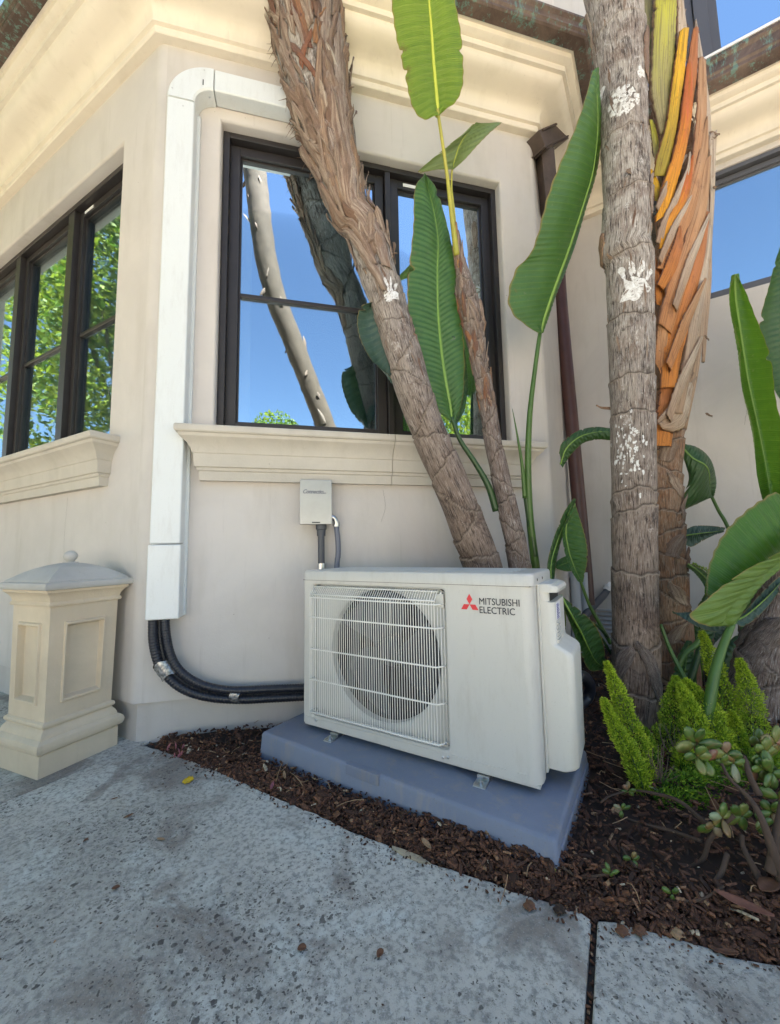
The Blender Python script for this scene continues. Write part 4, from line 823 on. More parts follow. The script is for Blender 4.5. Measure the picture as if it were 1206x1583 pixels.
def strip(t, v0, v1, a0, a1, w_, l0=.003, l1=.02, curl=0., n=12, rag=.25, bow=0., g=random):
    s = np.linspace(0, 1, n); vs = v0+(v1-v0)*s; th = a0+(a1-a0)*s**1.3
    wid = w_*np.sin(np.pi*np.clip(.12+s*.80, 0, 1))**.6*(1+rag*np.array([g.uniform(-1, 1) for _ in s])); wid[-1] *= .25
    V = []; uv = []; ph = g.uniform(0, 6); ks = (-1, -.55, 0, .55, 1)
    for i in range(n):
        rr_ = float(np.interp(vs[i], t.s, t.r)); lift = l0+(l1-l0)*s[i]**2.2
        for kk in ks:
            dth = kk*wid[i]/2/rr_; L_ = lift+bow*(1-kk*kk)*.5+.0015*math.sin(ph+kk*4+i)+curl*kk*s[i]*w_
            V.append(t.S(vs[i]+.012*kk*math.sin(ph), th[i]+dth, L_)[0]); uv.append((kk*.5+.5+ph*3, vs[i]/.3))
    Fc = [(i*5+k, i*5+k+1, (i+1)*5+k+1, (i+1)*5+k) for i in range(n-1) for k in range(4)]
    return V, Fc, uv
def rib_strand(P, r, mat, par, name='fibre', n=5): return part(name, *tube(P, r, n, res=10), mat, par, smooth=True)
def handprint(t, v, th, size, par, kind=0, g=None):
    g = g or random.Random(3); ms = []
    def blob(dx, dy, rx, ry, n=14, rot=0.):
        ph = g.uniform(0, 6); V = [t.S(v+dy, th+dx/float(np.interp(v, t.s, t.r)), .0012)[0]]
        for ring in (.5, 1.):
            for k in range(n):
                a = 2*math.pi*k/n; rr_ = ring*(1+.22*math.sin(3*a+ph)+.16*math.sin(5*a+ph*2)+g.uniform(-.08, .08)); x = rx*rr_*math.cos(a); y = ry*rr_*math.sin(a); x, y = x*math.cos(rot)-y*math.sin(rot), x*math.sin(rot)+y*math.cos(rot)
                V.append(t.S(v+dy+y, th+(dx+x)/float(np.interp(v, t.s, t.r)), .0013)[0])
        Fc = [(0, 1+k, 1+(k+1) % n) for k in range(n)]+[(1+k, 1+n+k, 1+n+(k+1) % n, 1+(k+1) % n) for k in range(n)]
        return V, Fc
    s = size
    if kind == 0:   # solid hand: palm and fingers
        ms += [blob(0, -.2*s, .34*s, .30*s), blob(-.12*s, -.42*s, .22*s, .14*s)]
        for dx, dy, l, ro in ((-.32, .30, .20, .3), (-.1, .34, .22, .1), (.12, .30, .24, -.25), (.34, .16, .2, -.5)): ms.append(blob(dx*s, dy*s, .075*s, l*s, rot=ro))
    elif kind == 1:  # stippled print
        for i in range(95):
            a = g.uniform(0, 6.28); rr_ = math.sqrt(g.uniform(0, 1)); ms.append(blob(.36*s*rr_*math.cos(a), -.12*s+.36*s*rr_*math.sin(a), g.uniform(.02, .055)*s, g.uniform(.03, .09)*s, 8))
        for dx, dy in ((-.55, .62), (-.85, .30), (.42, .55), (-.85, -.05), (-.85, -.28)): ms.append(blob(dx*s, dy*s, .11*s, .15*s))
    else:            # faint speckle
        for i in range(80):
            ms.append(blob(g.gauss(0, .22)*s, g.gauss(0, .5)*s, g.uniform(.015, .05)*s, g.uniform(.02, .09)*s, 7))
    return part('paint_mark', *cat_(*ms), M['paint'], par, smooth=True, kind='stuff' if kind else None)
def leafm(A, Mi, B, n=110, m=7, bulge=.02, ripple=.0016, freq=60, flip=1, wav=.006):
    a, c, b = cr(A, n), cr(Mi, n), cr(B, n); V = []; uv = []; s = np.r_[0, np.cumsum(np.linalg.norm(np.diff(c, axis=0), axis=1))]
    T = np.gradient(c, axis=0); T /= np.linalg.norm(T, axis=1)[:, None]+1e-9; gl = random.Random(int(abs(c[0][0]*1e4)) % 9973)
    tears = [(gl.choice((-1, 1)), gl.uniform(.15, .9)*n, gl.uniform(.06, .34)) for _ in range(5)]
    for i in range(n):
        for side, e in ((-1, a), (1, b)):
            X = e[i]-c[i]; N = np.cross(X, T[i])*side*flip; nl_ = np.linalg.norm(N); N = N/nl_ if nl_ > 1e-9 else np.zeros(3)
            ks = range(m, 0, -1) if side < 0 else range(0, m+1)
            for k in ks:
                q_ = k/m; wd = np.linalg.norm(X); pull = 1-sum(d_*math.exp(-((i-i0)/1.1)**2) for sd0, i0, d_ in tears if sd0 == side)*max(0, q_-.35)/.65-.012*math.sin(i*.9+side)*q_**6
                V.append(c[i]+X*q_*pull+N*(bulge*math.sin(math.pi*q_)+ripple*math.sin(freq*2*math.pi*(s[i]/max(s[-1], .1))-q_*2.0)*math.sin(math.pi*min(1, q_*1.1+.05))*min(1, wd/.03)+wav*math.sin(s[i]*17+side)*q_*q_*min(1, wd/.06)))
                uv.append((side*q_, s[i]-.0*q_))
    M_ = 2*m+1
    return V, [(i*M_+k, i*M_+k+1, (i+1)*M_+k+1, (i+1)*M_+k) for i in range(n-1) for k in range(M_-1)], uv
def leaf(par, A, Mi, B, mat, ribm=None, rib=.006, name='leaf', **kw):
    A = [at(*p) for p in A]; Mi = [at(*p) for p in Mi]; B = [at(*p) for p in B]; kw.setdefault('freq', 55)
    V, Fc, uv = leafm(A, Mi, B, **kw); lf = part(name, V, Fc, mat, par, uv=uv, smooth=True)
    if rib: part('midrib', *tube(cr(Mi, 40), [rib, rib*.8, rib*.45, rib*.12], 8), ribm or M['rib'], lf, smooth=True)
    return lf
def stalk(par, pts, r, mat, name='stalk', n=10, res=30): return part(name, *tube([at(*p) for p in pts], r, n, res=res), mat, par, smooth=True)
# ---- leaning trunk with shaggy husks
g1_ = random.Random(11)
T1p = [(775, 965, 1.70, 68), (748, 877, 1.68, 66), (707, 770, 1.63, 60), (662, 664, 1.60, 60), (640, 600, 1.60, 62), (608, 495, 1.62, 58), (580, 407, 1.66, 64), (561, 354, 1.67, 62), (538, 318, 1.67, 68), (508, 212, 1.66, 88), (484, 106, 1.63, 108), (470, 0, 1.56, 118), (460, -90, 1.44, 118), (448, -300, 1.27, 100), (440, -600, 1.2, 95)]
t1 = Trunk(T1p, .115, .9, 5, .022, .07)
p1 = thing('banana_like_palm', 'leaning grey trunk in front of the bay window, shaggy with peeling husks at the top', 'tree', at(775, 965, 1.70))
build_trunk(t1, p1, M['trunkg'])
def vat(t, py):   # arc length where the trunk centre is at picture height py
    ys = [791.5-F*((c-CP)@CU)/((c-CP)@CF) for c in t.C]; return float(np.interp(-py, -np.array(ys), t.s))
hv0 = vat(t1, 420)
hv1 = vat(t1, -80)
for i in range(190):
    u = i/190; v0 = hv0+(hv1-hv0)*u-.02; a0 = g1_.uniform(-1.7, 1.7); side = -1 if g1_.random() < .62 else 1
    Ln = g1_.uniform(.09, .26); a1 = a0+side*g1_.uniform(.0, .9)*.6; w_ = g1_.uniform(.012, .042)*(1+.3*u)
    V, Fc, uv = strip(t1, v0, v0+Ln, a0, a1, w_, .002+.004*g1_.random(), g1_.choice([.006, .010, .014, .03]) , g1_.uniform(-.25, .25), g=g1_, bow=.006)
    mt = M['huskred'] if (u > .55 and -1.3 < a0 < .35 and g1_.random() < .38) else M['husk']
    part('husk_strip', V, Fc, mt, p1, uv=uv, smooth=True, solid=.0012)
# long sheath edges sweeping down over the right side
for a0, a1, va, vb, w_ in ((.5, 1.0, 440, 60, .075), (.9, 1.25, 330, 20, .06), (.1, .45, 400, 190, .05), (-.35, .35, 310, 120, .035), (-1.2, -.1, 260, 430, .045), (-1.35, -.35, 180, 330, .05), (-1.4, -.5, 110, 250, .05), (-1.4, -.6, 40, 170, .05), (-1.2, .0, 330, 470, .04), (.2, .9, 250, 60, .05), (.4, .7, 200, 10, .05)):
    v0, v1 = vat(t1, va), vat(t1, vb); V, Fc, uv = strip(t1, min(v0, v1), max(v0, v1), a0 if v0 < v1 else a1, a1 if v0 < v1 else a0, w_, .006, .014, .05, n=22, rag=.12, g=g1_, bow=.012); part('husk_sheath', V, Fc, M['husk'], p1, uv=uv, smooth=True, solid=.002)
for i in range(26):   # torn fibres hanging off the left edge
    v = vat(t1, g1_.uniform(20, 260)); A0 = t1.S(v, g1_.uniform(-1.9, -1.3), .004)[0]; d = -CX*g1_.uniform(.01, .05)+np.array([0, 0, g1_.uniform(-.05, .03)])
    rib_strand([A0, A0+d*.5+np.array([0, 0, -.008]), A0+d+np.array([g1_.uniform(-.01, .01), 0, g1_.uniform(-.03, .0)])], [.0018, .0012, .0005], M['fibre'], p1)
for px, py, dx, dz in ((740, 165, .03, -.002), (655, 412, .02, -.006), (480, 62, .05, -.012), (440, 205, -.035, .03)):
    v = vat(t1, py); A0 = t1.S(v, .2 if px in (480,) else (1.3 if dx > 0 else -1.3), .006)[0]; rib_strand([A0, A0+CX*dx*.6+np.array([0, -.01, dz*.4]), A0+CX*dx+np.array([0, -.012, dz])], [.004, .0035, .001], M['fibre'], p1, 'husk_curl')
handprint(t1, vat(t1, 468), .35, .105, p1, 0, random.Random(5))
lf = leaf(p1, [(578, 466, 1.60), (556, 476, 1.6), (553, 510, 1.6), (572, 555, 1.6), (600, 582, 1.6), (612, 588, 1.6)], [(580, 466, 1.63), (585, 490, 1.63), (592, 520, 1.63), (600, 550, 1.63), (606, 575, 1.63), (612, 590, 1.63)], [(582, 466, 1.68), (606, 490, 1.68), (622, 520, 1.68), (625, 550, 1.68), (620, 575, 1.68), (614, 590, 1.68)], M['leaf_teal'], rib=.004)
# ---- thin trunk with three leaves
T2p = [(812, 960, 1.74, 38), (805, 875, 1.72, 36), (781, 766, 1.70, 33), (765, 692, 1.69, 30), (752, 611, 1.68, 27), (740, 552, 1.67, 25), (731, 495, 1.66, 38), (722, 455, 1.655, 34), (713, 407, 1.65, 18), (705, 360, 1.64, 13)]
t2 = Trunk(T2p, .085, .5, 9, .03, .08)
p2 = thing('bird_of_paradise', 'thin brown trunk right of the window carrying an upright ribbed green leaf', 'plant', at(812, 960, 1.74))
build_trunk(t2, p2, M['trunkd'])
for i in range(44):
    v0 = vat(t2, g1_.uniform(400, 640)); a0 = g1_.uniform(-1.6, 1.6); V, Fc, uv = strip(t2, v0, v0+g1_.uniform(.05, .12), a0, a0+g1_.uniform(-.7, .7), g1_.uniform(.008, .022), .001, g1_.choice([.003, .006, .012]), 0, n=9, g=g1_, bow=.003); part('husk_strip', V, Fc, M['husk'] if g1_.random() < .7 else M['huskred'], p2, uv=uv, smooth=True, solid=.001)
stalk(p2, [(707, 395, 1.63), (700, 340, 1.60), (692, 270, 1.54), (684, 215, 1.48), (677, 168, 1.42)], [.0135, .011, .0085, .007, .0065], M['stalky'])
stalk(p2, [(708, 400, 1.66), (703, 330, 1.66), (699, 290, 1.65), (700, 256, 1.64)], [.009, .006, .0045, .004], M['stalky'])
stalk(p2, [(704, 345, 1.62), (707, 380, 1.635), (714, 430, 1.65), (722, 470, 1.65)], [.010, .014, .017, .012], M['ribbrown'], 'dry_sheath')
leaf(p2, [(676, 178, 1.42), (655, 184, 1.42), (637, 165, 1.41), (625, 110, 1.38), (613, 50, 1.34), (606, 0, 1.30), (604, -50, 1.27), (612, -120, 1.23)], [(677, 180, 1.44), (677, 165, 1.43), (675, 140, 1.42), (671, 95, 1.39), (668, 50, 1.36), (664, 0, 1.32), (660, -50, 1.29), (650, -130, 1.24)],
     [(678, 180, 1.44), (690, 170, 1.44), (706, 158, 1.43), (717, 125, 1.41), (715, 60, 1.37), (703, 0, 1.33), (694, -50, 1.30), (670, -130, 1.26)], M['leaf_top'], M['riby'], .0085, bulge=.012)
leaf(p2, [(701, 262, 1.64), (680, 262, 1.60), (662, 265, 1.58), (646, 267, 1.56), (668, 246, 1.56), (700, 218, 1.58), (715, 207, 1.60), (728, 196, 1.62)], [(701, 262, 1.64), (703, 250, 1.63), (706, 240, 1.62), (710, 228, 1.62), (716, 216, 1.62), (722, 207, 1.62), (728, 200, 1.62), (735, 192, 1.62)],
     [(702, 262, 1.64), (720, 248, 1.60), (738, 228, 1.58), (756, 208, 1.56), (768, 196, 1.56), (776, 188, 1.57), (765, 187, 1.58), (740, 191, 1.60)], M['leaf_pale'], M['riby'], .003, bulge=.006, name='folded_leaf')
leaf(p2, [(698, 652, 1.665), (675, 632, 1.64), (652, 590, 1.62), (636, 540, 1.62), (630, 480, 1.62), (634, 410, 1.62), (640, 340, 1.63), (643, 290, 1.64), (655, 272, 1.66)], [(700, 665, 1.68), (697, 630, 1.68), (690, 590, 1.67), (683, 540, 1.67), (678, 480, 1.67), (677, 420, 1.67), (678, 370, 1.67), (670, 320, 1.67), (656, 271, 1.67)],
     [(702, 655, 1.69), (712, 632, 1.68), (719, 590, 1.67), (718, 540, 1.67), (713, 480, 1.67), (704, 410, 1.67), (692, 345, 1.67), (674, 290, 1.67), (658, 272, 1.67)], M['leaf_mid'], rib=.008, bulge=.014, freq=48)
leaf(p2, [(702, 655, 1.69), (705, 635, 1.70), (708, 600, 1.70), (706, 560, 1.70), (706, 520, 1.70)], [(703, 656, 1.70), (712, 640, 1.71), (718, 610, 1.72), (716, 575, 1.72), (712, 530, 1.72)], [(704, 655, 1.71), (718, 630, 1.73), (724, 595, 1.74), (722, 566, 1.75), (716, 535, 1.75)], M['leaf_dark'], rib=0, bulge=.01, name='leaf_fold', freq=30)
stalk(p2, [(699, 645, 1.675), (712, 680, 1.68), (735, 715, 1.69), (756, 752, 1.70), (768, 790, 1.71)], [.0095, .010, .012, .014, .016], M['stalkd'])
rib_strand([at(700, 520, 1.60), at(704, 522, 1.58), at(698, 527, 1.58)], [.002, .0015, .0008], M['tape'], p2, 'white_thread')
# ---- tall leaf between bay and grey trunk
p3 = thing('paradise_shoot', 'single long dark green leaf on a tall stalk between the bay corner and grey trunk', 'plant', at(836, 930, 1.86))
stalk(p3, [(836, 930, 1.86), (828, 870, 1.84), (820, 800, 1.82), (817, 720, 1.80), (820, 640, 1.78), (828, 570, 1.76), (836, 512, 1.74)], [.021, .019, .0165, .015, .0125, .010, .009], M['stalk'])
leaf(p3, [(834, 515, 1.72), (812, 502, 1.70), (791, 484, 1.68), (786, 456, 1.66), (800, 415, 1.63), (823, 388, 1.60), (845, 310, 1.54), (880, 222, 1.47), (905, 150, 1.42), (919, 108, 1.40)], [(836, 515, 1.74), (841, 495, 1.73), (850, 468, 1.71), (862, 435, 1.69), (875, 400, 1.67), (888, 362, 1.65), (904, 312, 1.61), (918, 262, 1.57), (925, 190, 1.52), (921, 106, 1.42)],
     [(837, 515, 1.75), (845, 495, 1.77), (855, 468, 1.78), (868, 435, 1.78), (880, 400, 1.76), (893, 362, 1.74), (908, 312, 1.70), (921, 262, 1.66), (927, 190, 1.58), (922, 106, 1.43)], M['leaf_mid'], rib=.0085, bulge=.012, freq=62)
stalk(p3, [(812, 770, 1.80), (808, 720, 1.79), (800, 670, 1.78), (793, 632, 1.77)], [.010, .008, .005, .001], M['stalk'], 'spear_leaf')
stalk(p3, [(828, 860, 1.83), (820, 810, 1.82), (812, 760, 1.81)], [.014, .013, .010], M['stalkd'], 'spear_leaf')
# ---- grey ringed trunk with white hand prints
T3p = [(985, 1150, 1.56, 66), (985, 1100, 1.56, 76), (984, 1040, 1.55, 82), (983, 965, 1.55, 79), (981, 823, 1.54, 75), (979, 646, 1.53, 74), (976, 530, 1.53, 77), (974, 407, 1.52, 78), (968, 389, 1.52, 82), (969, 318, 1.52, 78), (966, 212, 1.52, 79), (961, 106, 1.52, 82), (950, 0, 1.52, 90), (938, -90, 1.52, 94), (925, -350, 1.5, 90), (915, -700, 1.5, 90)]
t3 = Trunk(T3p, .175, .9, 21, .012, .05)
# place the ring scars where the photograph shows them
t3.scars = [(vat(t3, py), a*.1, p) for py, a, p in ((1175, 0, 0), (1120, .2, 0), (1075, .3, 1.57), (985, -.35, 1.57), (880, -.12, 1.4), (790, .25, .2), (768, .3, 1.2), (645, .06, 1.6), (590, .03, 1), (498, -.05, .3), (402, .05, 1.2), (310, .16, -.4), (225, .1, 2.4), (60, .05, 0), (-150, 0, 0))]
p4 = thing('ringed_palm', 'straight grey ringed trunk with white paint hand prints, right of the outdoor unit', 'tree', at(985, 1140, 1.56))
P_, Fc_, uv_, at_ = t3.mesh(n=96, dv=.004)
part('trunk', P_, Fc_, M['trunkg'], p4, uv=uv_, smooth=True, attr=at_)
handprint(t3, vat(t3, 452), .25, .15, p4, 0, random.Random(8)); handprint(t3, vat(t3, 180), .05, .165, p4, 1, random.Random(2)); handprint(t3, vat(t3, 700), -.25, .12, p4, 2, random.Random(4)); handprint(t3, vat(t3, 345), .0, .02, p4, 2)
g3 = random.Random(31)
for py, a0, a1, w_, l_, L1 in ((395, -1.35, -1.15, .06, .010, .09), (1085, -1.3, -.1, .06, .012, .22), (1085, 1.3, .1, .06, .012, .24), (150, 1.25, 1.35, .05, .006, .22), (350, 1.35, 1.4, .05, .008, .18), (60, -1.35, -1.4, .05, .006, .2)):
    v0 = vat(t3, py); V, Fc, uv = strip(t3, v0, v0+L1, a0, a1, w_, .002, l_, 0, n=16, rag=.15, g=g3, bow=.004); part('bark_flap', V, Fc, M['husk'] if py < 700 else M['trunkd'], p4, uv=uv, smooth=True, solid=.002)
for T_, par_, lo_, hi_, n_ in ((t3, p4, 20, 620, 30), (t1, p1, 430, 600, 22)):
    for i in range(n_):
        v0 = vat(T_, g3.uniform(lo_, hi_)); a0 = g3.uniform(-1.5, 1.5); V, Fc, uv = strip(T_, v0, v0+g3.uniform(.02, .09), a0, a0+g3.uniform(-.15, .15), g3.uniform(.003, .010), .0004, g3.choice([.001, .002, .005]), 0, n=7, g=g3, bow=.001); part('bark_shred', V, Fc, M['husk'], par_, uv=uv, smooth=True)
def flapcurl(par, A0, d1, d2, w_, mat, name='bark_flap'):
    V = []; n = 9
    for i in range(n):
        s = i/(n-1); c = A0+d1*s+d2*s*s
        for k in (-1, -.4, .4, 1): V.append(c+CU*k*w_*(1-.5*s)+CF*.004*math.sin(k*3+i))
    return part(name, V, [(i*4+k, i*4+k+1, i*4+k+5, i*4+k+4) for i in range(n-1) for k in range(3)], mat, par, uv=[(k*.3, i*.1) for i in range(n) for k in range(4)], smooth=True, solid=.0015)
flapcurl(p4, t3.S(vat(t3, 628), -1.45, .0)[0], -CX*.058, CX*.0+CU*.012, .006, M['husk'])
flapcurl(p4, t3.S(vat(t3, 296), .2, .002)[0], -CX*.03-CF*.02+CU*.005, CU*-.018, .012, M['fibre'])
# ---- orange sheathed trunk behind it
T4p = [(1050, 1075, 1.90, 86), (1046, 1010, 1.90, 70), (1040, 965, 1.90, 66), (1036, 900, 1.89, 62), (1032, 823, 1.88, 62), (1030, 760, 1.87, 58), (1030, 700, 1.88, 54), (1034, 600, 1.91, 60), (1042, 530, 1.92, 66), (1048, 430, 1.92, 72), (1050, 330, 1.92, 74), (1044, 230, 1.90, 66), (1034, 120, 1.88, 50), (1030, 30, 1.86, 44), (1028, -60, 1.84, 40), (1020, -400, 1.84, 44)]
t4 = Trunk(T4p, .085, .5, 14, .03, .10)
p5 = thing('orange_palm', 'trunk wrapped in yellow, orange and brown leaf sheaths right behind the grey trunk', 'tree', at(1050, 1075, 1.9))
build_trunk(t4, p5, M['trunkb'])
def sheath(A, B, y0, y1, mat, bulge=.02, name='leaf_sheath', lab=None, n=52, flare=.0, curl=.012):
    a = cr([at(x, y, y0+(y1-y0)*i/(len(A)-1)) for i, (x, y) in enumerate(A)], n); b = cr([at(x, y, y0+.01+(y1-y0)*i/(len(B)-1)) for i, (x, y) in enumerate(B)], n); V = []; uv = []; m = 8
    s = np.r_[0, np.cumsum(np.linalg.norm(np.diff(a, axis=0), axis=1))]
    for i in range(n):
        for k in range(m+1):
            t = k/m; rag = (.004*math.sin(i*2.3+k)+.003*math.sin(i*5.1)+g3.uniform(-.006, .006)) if k in (0, m) else 0
            V.append(a[i]+(b[i]-a[i])*(t+rag*8)-CF*((bulge*.75+.003*math.sin(t*9+i*.35))*math.sin(math.pi*t)**.8*min(1, np.linalg.norm(b[i]-a[i])/.03)-curl*(t > .99))); uv.append((t, s[i]/max(s[-1], .01)))
    return part(name, V, [(i*(m+1)+k, i*(m+1)+k+1, (i+1)*(m+1)+k+1, (i+1)*(m+1)+k) for i in range(n-1) for k in range(m)], mat, p5, uv=uv, smooth=True, solid=.003, label=lab)
# listed from the back to the front (bottom -> top of each sheath)
sheath([(1085, 560), (1090, 450), (1094, 380), (1098, 300), (1096, 210)], [(1090, 560), (1100, 450), (1102, 380), (1106, 290), (1110, 200)], 1.86, 1.80, M['sh_dry'], .006)
sheath([(1050, 660), (1066, 560), (1074, 450), (1080, 330), (1082, 200), (1076, 110), (1074, 40)], [(1062, 665), (1084, 560), (1094, 450), (1100, 330), (1101, 200), (1092, 110), (1076, 30)], 1.85, 1.80, M['sh_dry'], .014)
sheath([(1014, 190), (1003, 130), (996, 70), (990, 0), (986, -60)], [(1032, 190), (1016, 120), (1012, 60), (1010, 0), (1008, -60)], 1.80, 1.78, M['sh_grey'], .014)
sheath([(1020, 210), (1006, 150), (1006, 90), (1012, 0), (1014, -60)], [(1036, 205), (1041, 150), (1046, 90), (1049, 0), (1049, -60)], 1.78, 1.72, M['sh_olive'], .022, lab='broad olive green leaf base')
sheath([(1046, 170), (1046, 90), (1048, 30), (1049, -20)], [(1052, 170), (1054, 100), (1064, 60), (1058, 0)], 1.775, 1.74, M['sh_dry'], .006)
sheath([(1010, 275), (1012, 255), (1030, 190), (1040, 120), (1050, 50)], [(1030, 275), (1040, 240), (1050, 180), (1060, 110), (1066, 45)], 1.765, 1.73, M['sh_yel'], .018, lab='bright yellow leaf base')
sheath([(1010, 240), (1008, 220), (1006, 200), (1004, 185)], [(1024, 285), (1022, 250), (1018, 215), (1014, 195)], 1.80, 1.79, M['sh_olive'], .01)
sheath([(1032, 270), (1046, 210), (1056, 150), (1064, 90), (1072, 45)], [(1050, 270), (1066, 200), (1076, 140), (1080, 90), (1080, 45)], 1.77, 1.75, M['sh_rust'], .014)
sheath([(1012, 345), (1020, 300), (1044, 225), (1054, 165), (1062, 100)], [(1036, 330), (1054, 265), (1068, 205), (1072, 150), (1070, 100)], 1.755, 1.74, M['sh_or'], .018, lab='orange leaf base flushed yellow below')
sheath([(1012, 310), (1010, 290), (1006, 270), (1005, 262)], [(1024, 320), (1026, 300), (1020, 285), (1010, 268)], 1.78, 1.77, M['sh_yel'], .01)
sheath([(1040, 340), (1062, 280), (1074, 210), (1078, 140), (1080, 90)], [(1060, 350), (1082, 270), (1092, 200), (1094, 140), (1092, 95)], 1.76, 1.76, M['sh_tan'], .014)
sheath([(1018, 385), (1024, 355), (1046, 310), (1060, 270), (1070, 240)], [(1036, 385), (1046, 355), (1064, 310), (1070, 280), (1072, 250)], 1.745, 1.745, M['sh_or'], .012)
sheath([(1014, 375), (1022, 345), (1046, 295), (1062, 260), (1066, 235)], [(1026, 380), (1034, 352), (1054, 306), (1066, 270), (1069, 240)], 1.742, 1.742, M['sh_dry'], .008)
sheath([(1015, 415), (1040, 360), (1062, 300), (1082, 230), (1090, 190)], [(1034, 425), (1062, 370), (1084, 305), (1096, 235), (1094, 180)], 1.745, 1.76, M['sh_tan'], .014)
sheath([(1016, 440), (1030, 405), (1042, 375), (1050, 350)], [(1026, 450), (1046, 420), (1056, 385), (1054, 352)], 1.735, 1.735, M['sh_rust'], .012)
sheath([(1016, 500), (1030, 445), (1056, 375), (1076, 310), (1088, 250)], [(1040, 520), (1062, 450), (1082, 380), (1096, 310), (1100, 240)], 1.74, 1.76, M['sh_tan'], .018)
sheath([(1014, 470), (1012, 440), (1010, 415), (1008, 395)], [(1030, 480), (1030, 450), (1026, 425), (1016, 402)], 1.765, 1.765, M['sh_rust'], .01)
sheath([(1020, 600), (1024, 530), (1046, 460), (1070, 390), (1084, 330)], [(1046, 600), (1062, 530), (1078, 460), (1092, 390), (1098, 330)], 1.75, 1.77, M['sh_rust'], .020)
sheath([(1040, 640), (1056, 560), (1068, 480), (1082, 400), (1090, 350)], [(1056, 640), (1074, 560), (1088, 480), (1098, 400), (1102, 350)], 1.765, 1.785, M['sh_dry'], .014)
sheath([(1012, 560), (1014, 520), (1020, 490), (1028, 462)], [(1030, 600), (1036, 545), (1040, 505), (1040, 470)], 1.755, 1.75, M['sh_tan'], .014)
sheath([(1008, 690), (1014, 650), (1018, 615), (1022, 590)], [(1040, 690), (1046, 650), (1048, 615), (1044, 590)], 1.785, 1.78, M['sh_rust'], .02)
sheath([(1018, 655), (1034, 640), (1050, 620), (1066, 590)], [(1024, 664), (1046, 668), (1062, 655), (1072, 600)], 1.745, 1.80, M['sh_dry'], .012)
sheath([(1016, 650), (1024, 640), (1036, 625), (1046, 605)], [(1018, 655), (1032, 646), (1042, 632), (1047, 610)], 1.74, 1.75, M['sh_dry'], .005)
for (xa, ya, xb, yb, w_, mt, yy) in ((1096, 330, 1040, 470, 12, 'sh_dry', 1.72), (1090, 430, 1030, 560, 14, 'sh_tan', 1.72), (1070, 300, 1018, 400, 9, 'sh_dry', 1.72), (1084, 520, 1030, 640, 14, 'sh_dry', 1.735), (1060, 240, 1014, 320, 7, 'sh_dry', 1.73)):
    sheath([(xb, yb), ((xa+xb)/2-6, (ya+yb)/2), (xa, ya)], [(xb+w_*.6, yb+w_), ((xa+xb)/2+w_*.5, (ya+yb)/2+w_*.7), (xa+3, ya+2)], yy, yy+.03, M[mt], .008, name='dry_sheath_strip')
for i in range(46):
    v0 = vat(t4, g3.uniform(60, 640)); a0 = g3.uniform(.9, 1.7); V, Fc, uv = strip(t4, v0, v0+g3.uniform(.08, .2), a0, a0+g3.uniform(-.1, .4), g3.uniform(.008, .022), .01, g3.choice([.012, .02, .03]), 0, n=10, g=g3, bow=.004); part('husk_strip', V, Fc, M['husk'], p5, uv=uv, smooth=True, solid=.001)
for (x, y, d) in ((1098, 205, .05), (1100, 215, .035), (1076, 50, .02), (1092, 640, .03), (1090, 520, .02), (1103, 290, .02)):
    A0 = at(x, y, 1.8); flapcurl(p5, A0, CX*d+CU*.004*g3.uniform(-1, 1), CU*g3.uniform(-.02, .02), .006, M['fibre'], 'torn_tip')
for py, a0, a1, w_ in ((720, .0, .3, .07), (770, .9, .3, .06), (860, .2, .8, .07), (930, .6, .1, .07), (990, -.1, .5, .07), (800, 1.2, 1.35, .05), (880, 1.25, 1.4, .04)):
    v0 = vat(t4, py); V, Fc, uv = strip(t4, v0, v0+.10, a0, a1, w_, .002, .012, .05, n=12, rag=.2, g=g3, bow=.004); part('bark_flap', V, Fc, M['husk'], p5, uv=uv, smooth=True, solid=.002)
# ---- dark stump at the right edge
T6p = [(1178, 1150, 1.62, 130), (1180, 1080, 1.62, 118), (1192, 1000, 1.62, 100), (1206, 940, 1.62, 84), (1222, 860, 1.62, 72), (1232, 780, 1.6, 66)]
t6 = Trunk(T6p, .12, 1.2, 40, .03, .10)
p6 = thing('palm_stump', 'thick dark brown trunk base at the right edge behind the ferns', 'tree', at(1178, 1150, 1.62)); build_trunk(t6, p6, M['trunkd'])
for a0, a1, py, w_ in ((-1.2, -.3, 1100, .12), (-.9, .1, 1060, .10), (-1.4, -.8, 1010, .08), (-.3, -.9, 1120, .10)):
    v0 = vat(t6, py); V, Fc, uv = strip(t6, v0, v0+.26, a0, a1, w_, .004, .02, .05, n=16, rag=.1, g=g3, bow=.015); part('husk_sheath', V, Fc, M['trunkd'], p6, uv=uv, smooth=True, solid=.003)
# ---- leaves low down between the trunks
q1 = thing('paradise_plant', 'low clump of narrow dark green leaves close behind the right end of the outdoor unit', 'plant', at(948, 1030, 1.75))
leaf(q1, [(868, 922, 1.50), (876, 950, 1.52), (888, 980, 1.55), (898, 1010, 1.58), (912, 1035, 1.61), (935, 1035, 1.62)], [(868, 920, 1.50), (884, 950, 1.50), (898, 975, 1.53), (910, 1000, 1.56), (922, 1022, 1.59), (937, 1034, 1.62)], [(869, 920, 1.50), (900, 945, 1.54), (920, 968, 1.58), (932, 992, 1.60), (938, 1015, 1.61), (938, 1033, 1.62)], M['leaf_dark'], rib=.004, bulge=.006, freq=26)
leaf(q1, [(888, 790, 1.7), (873, 812, 1.7), (874, 850, 1.7), (882, 880, 1.7), (893, 898, 1.72)], [(889, 778, 1.72), (876, 815, 1.73), (880, 850, 1.73), (890, 880, 1.73), (900, 900, 1.73)], [(890, 775, 1.74), (898, 800, 1.74), (906, 835, 1.74), (908, 865, 1.74), (903, 900, 1.74)], M['leaf_mid'], rib=.005, bulge=.006, freq=24)
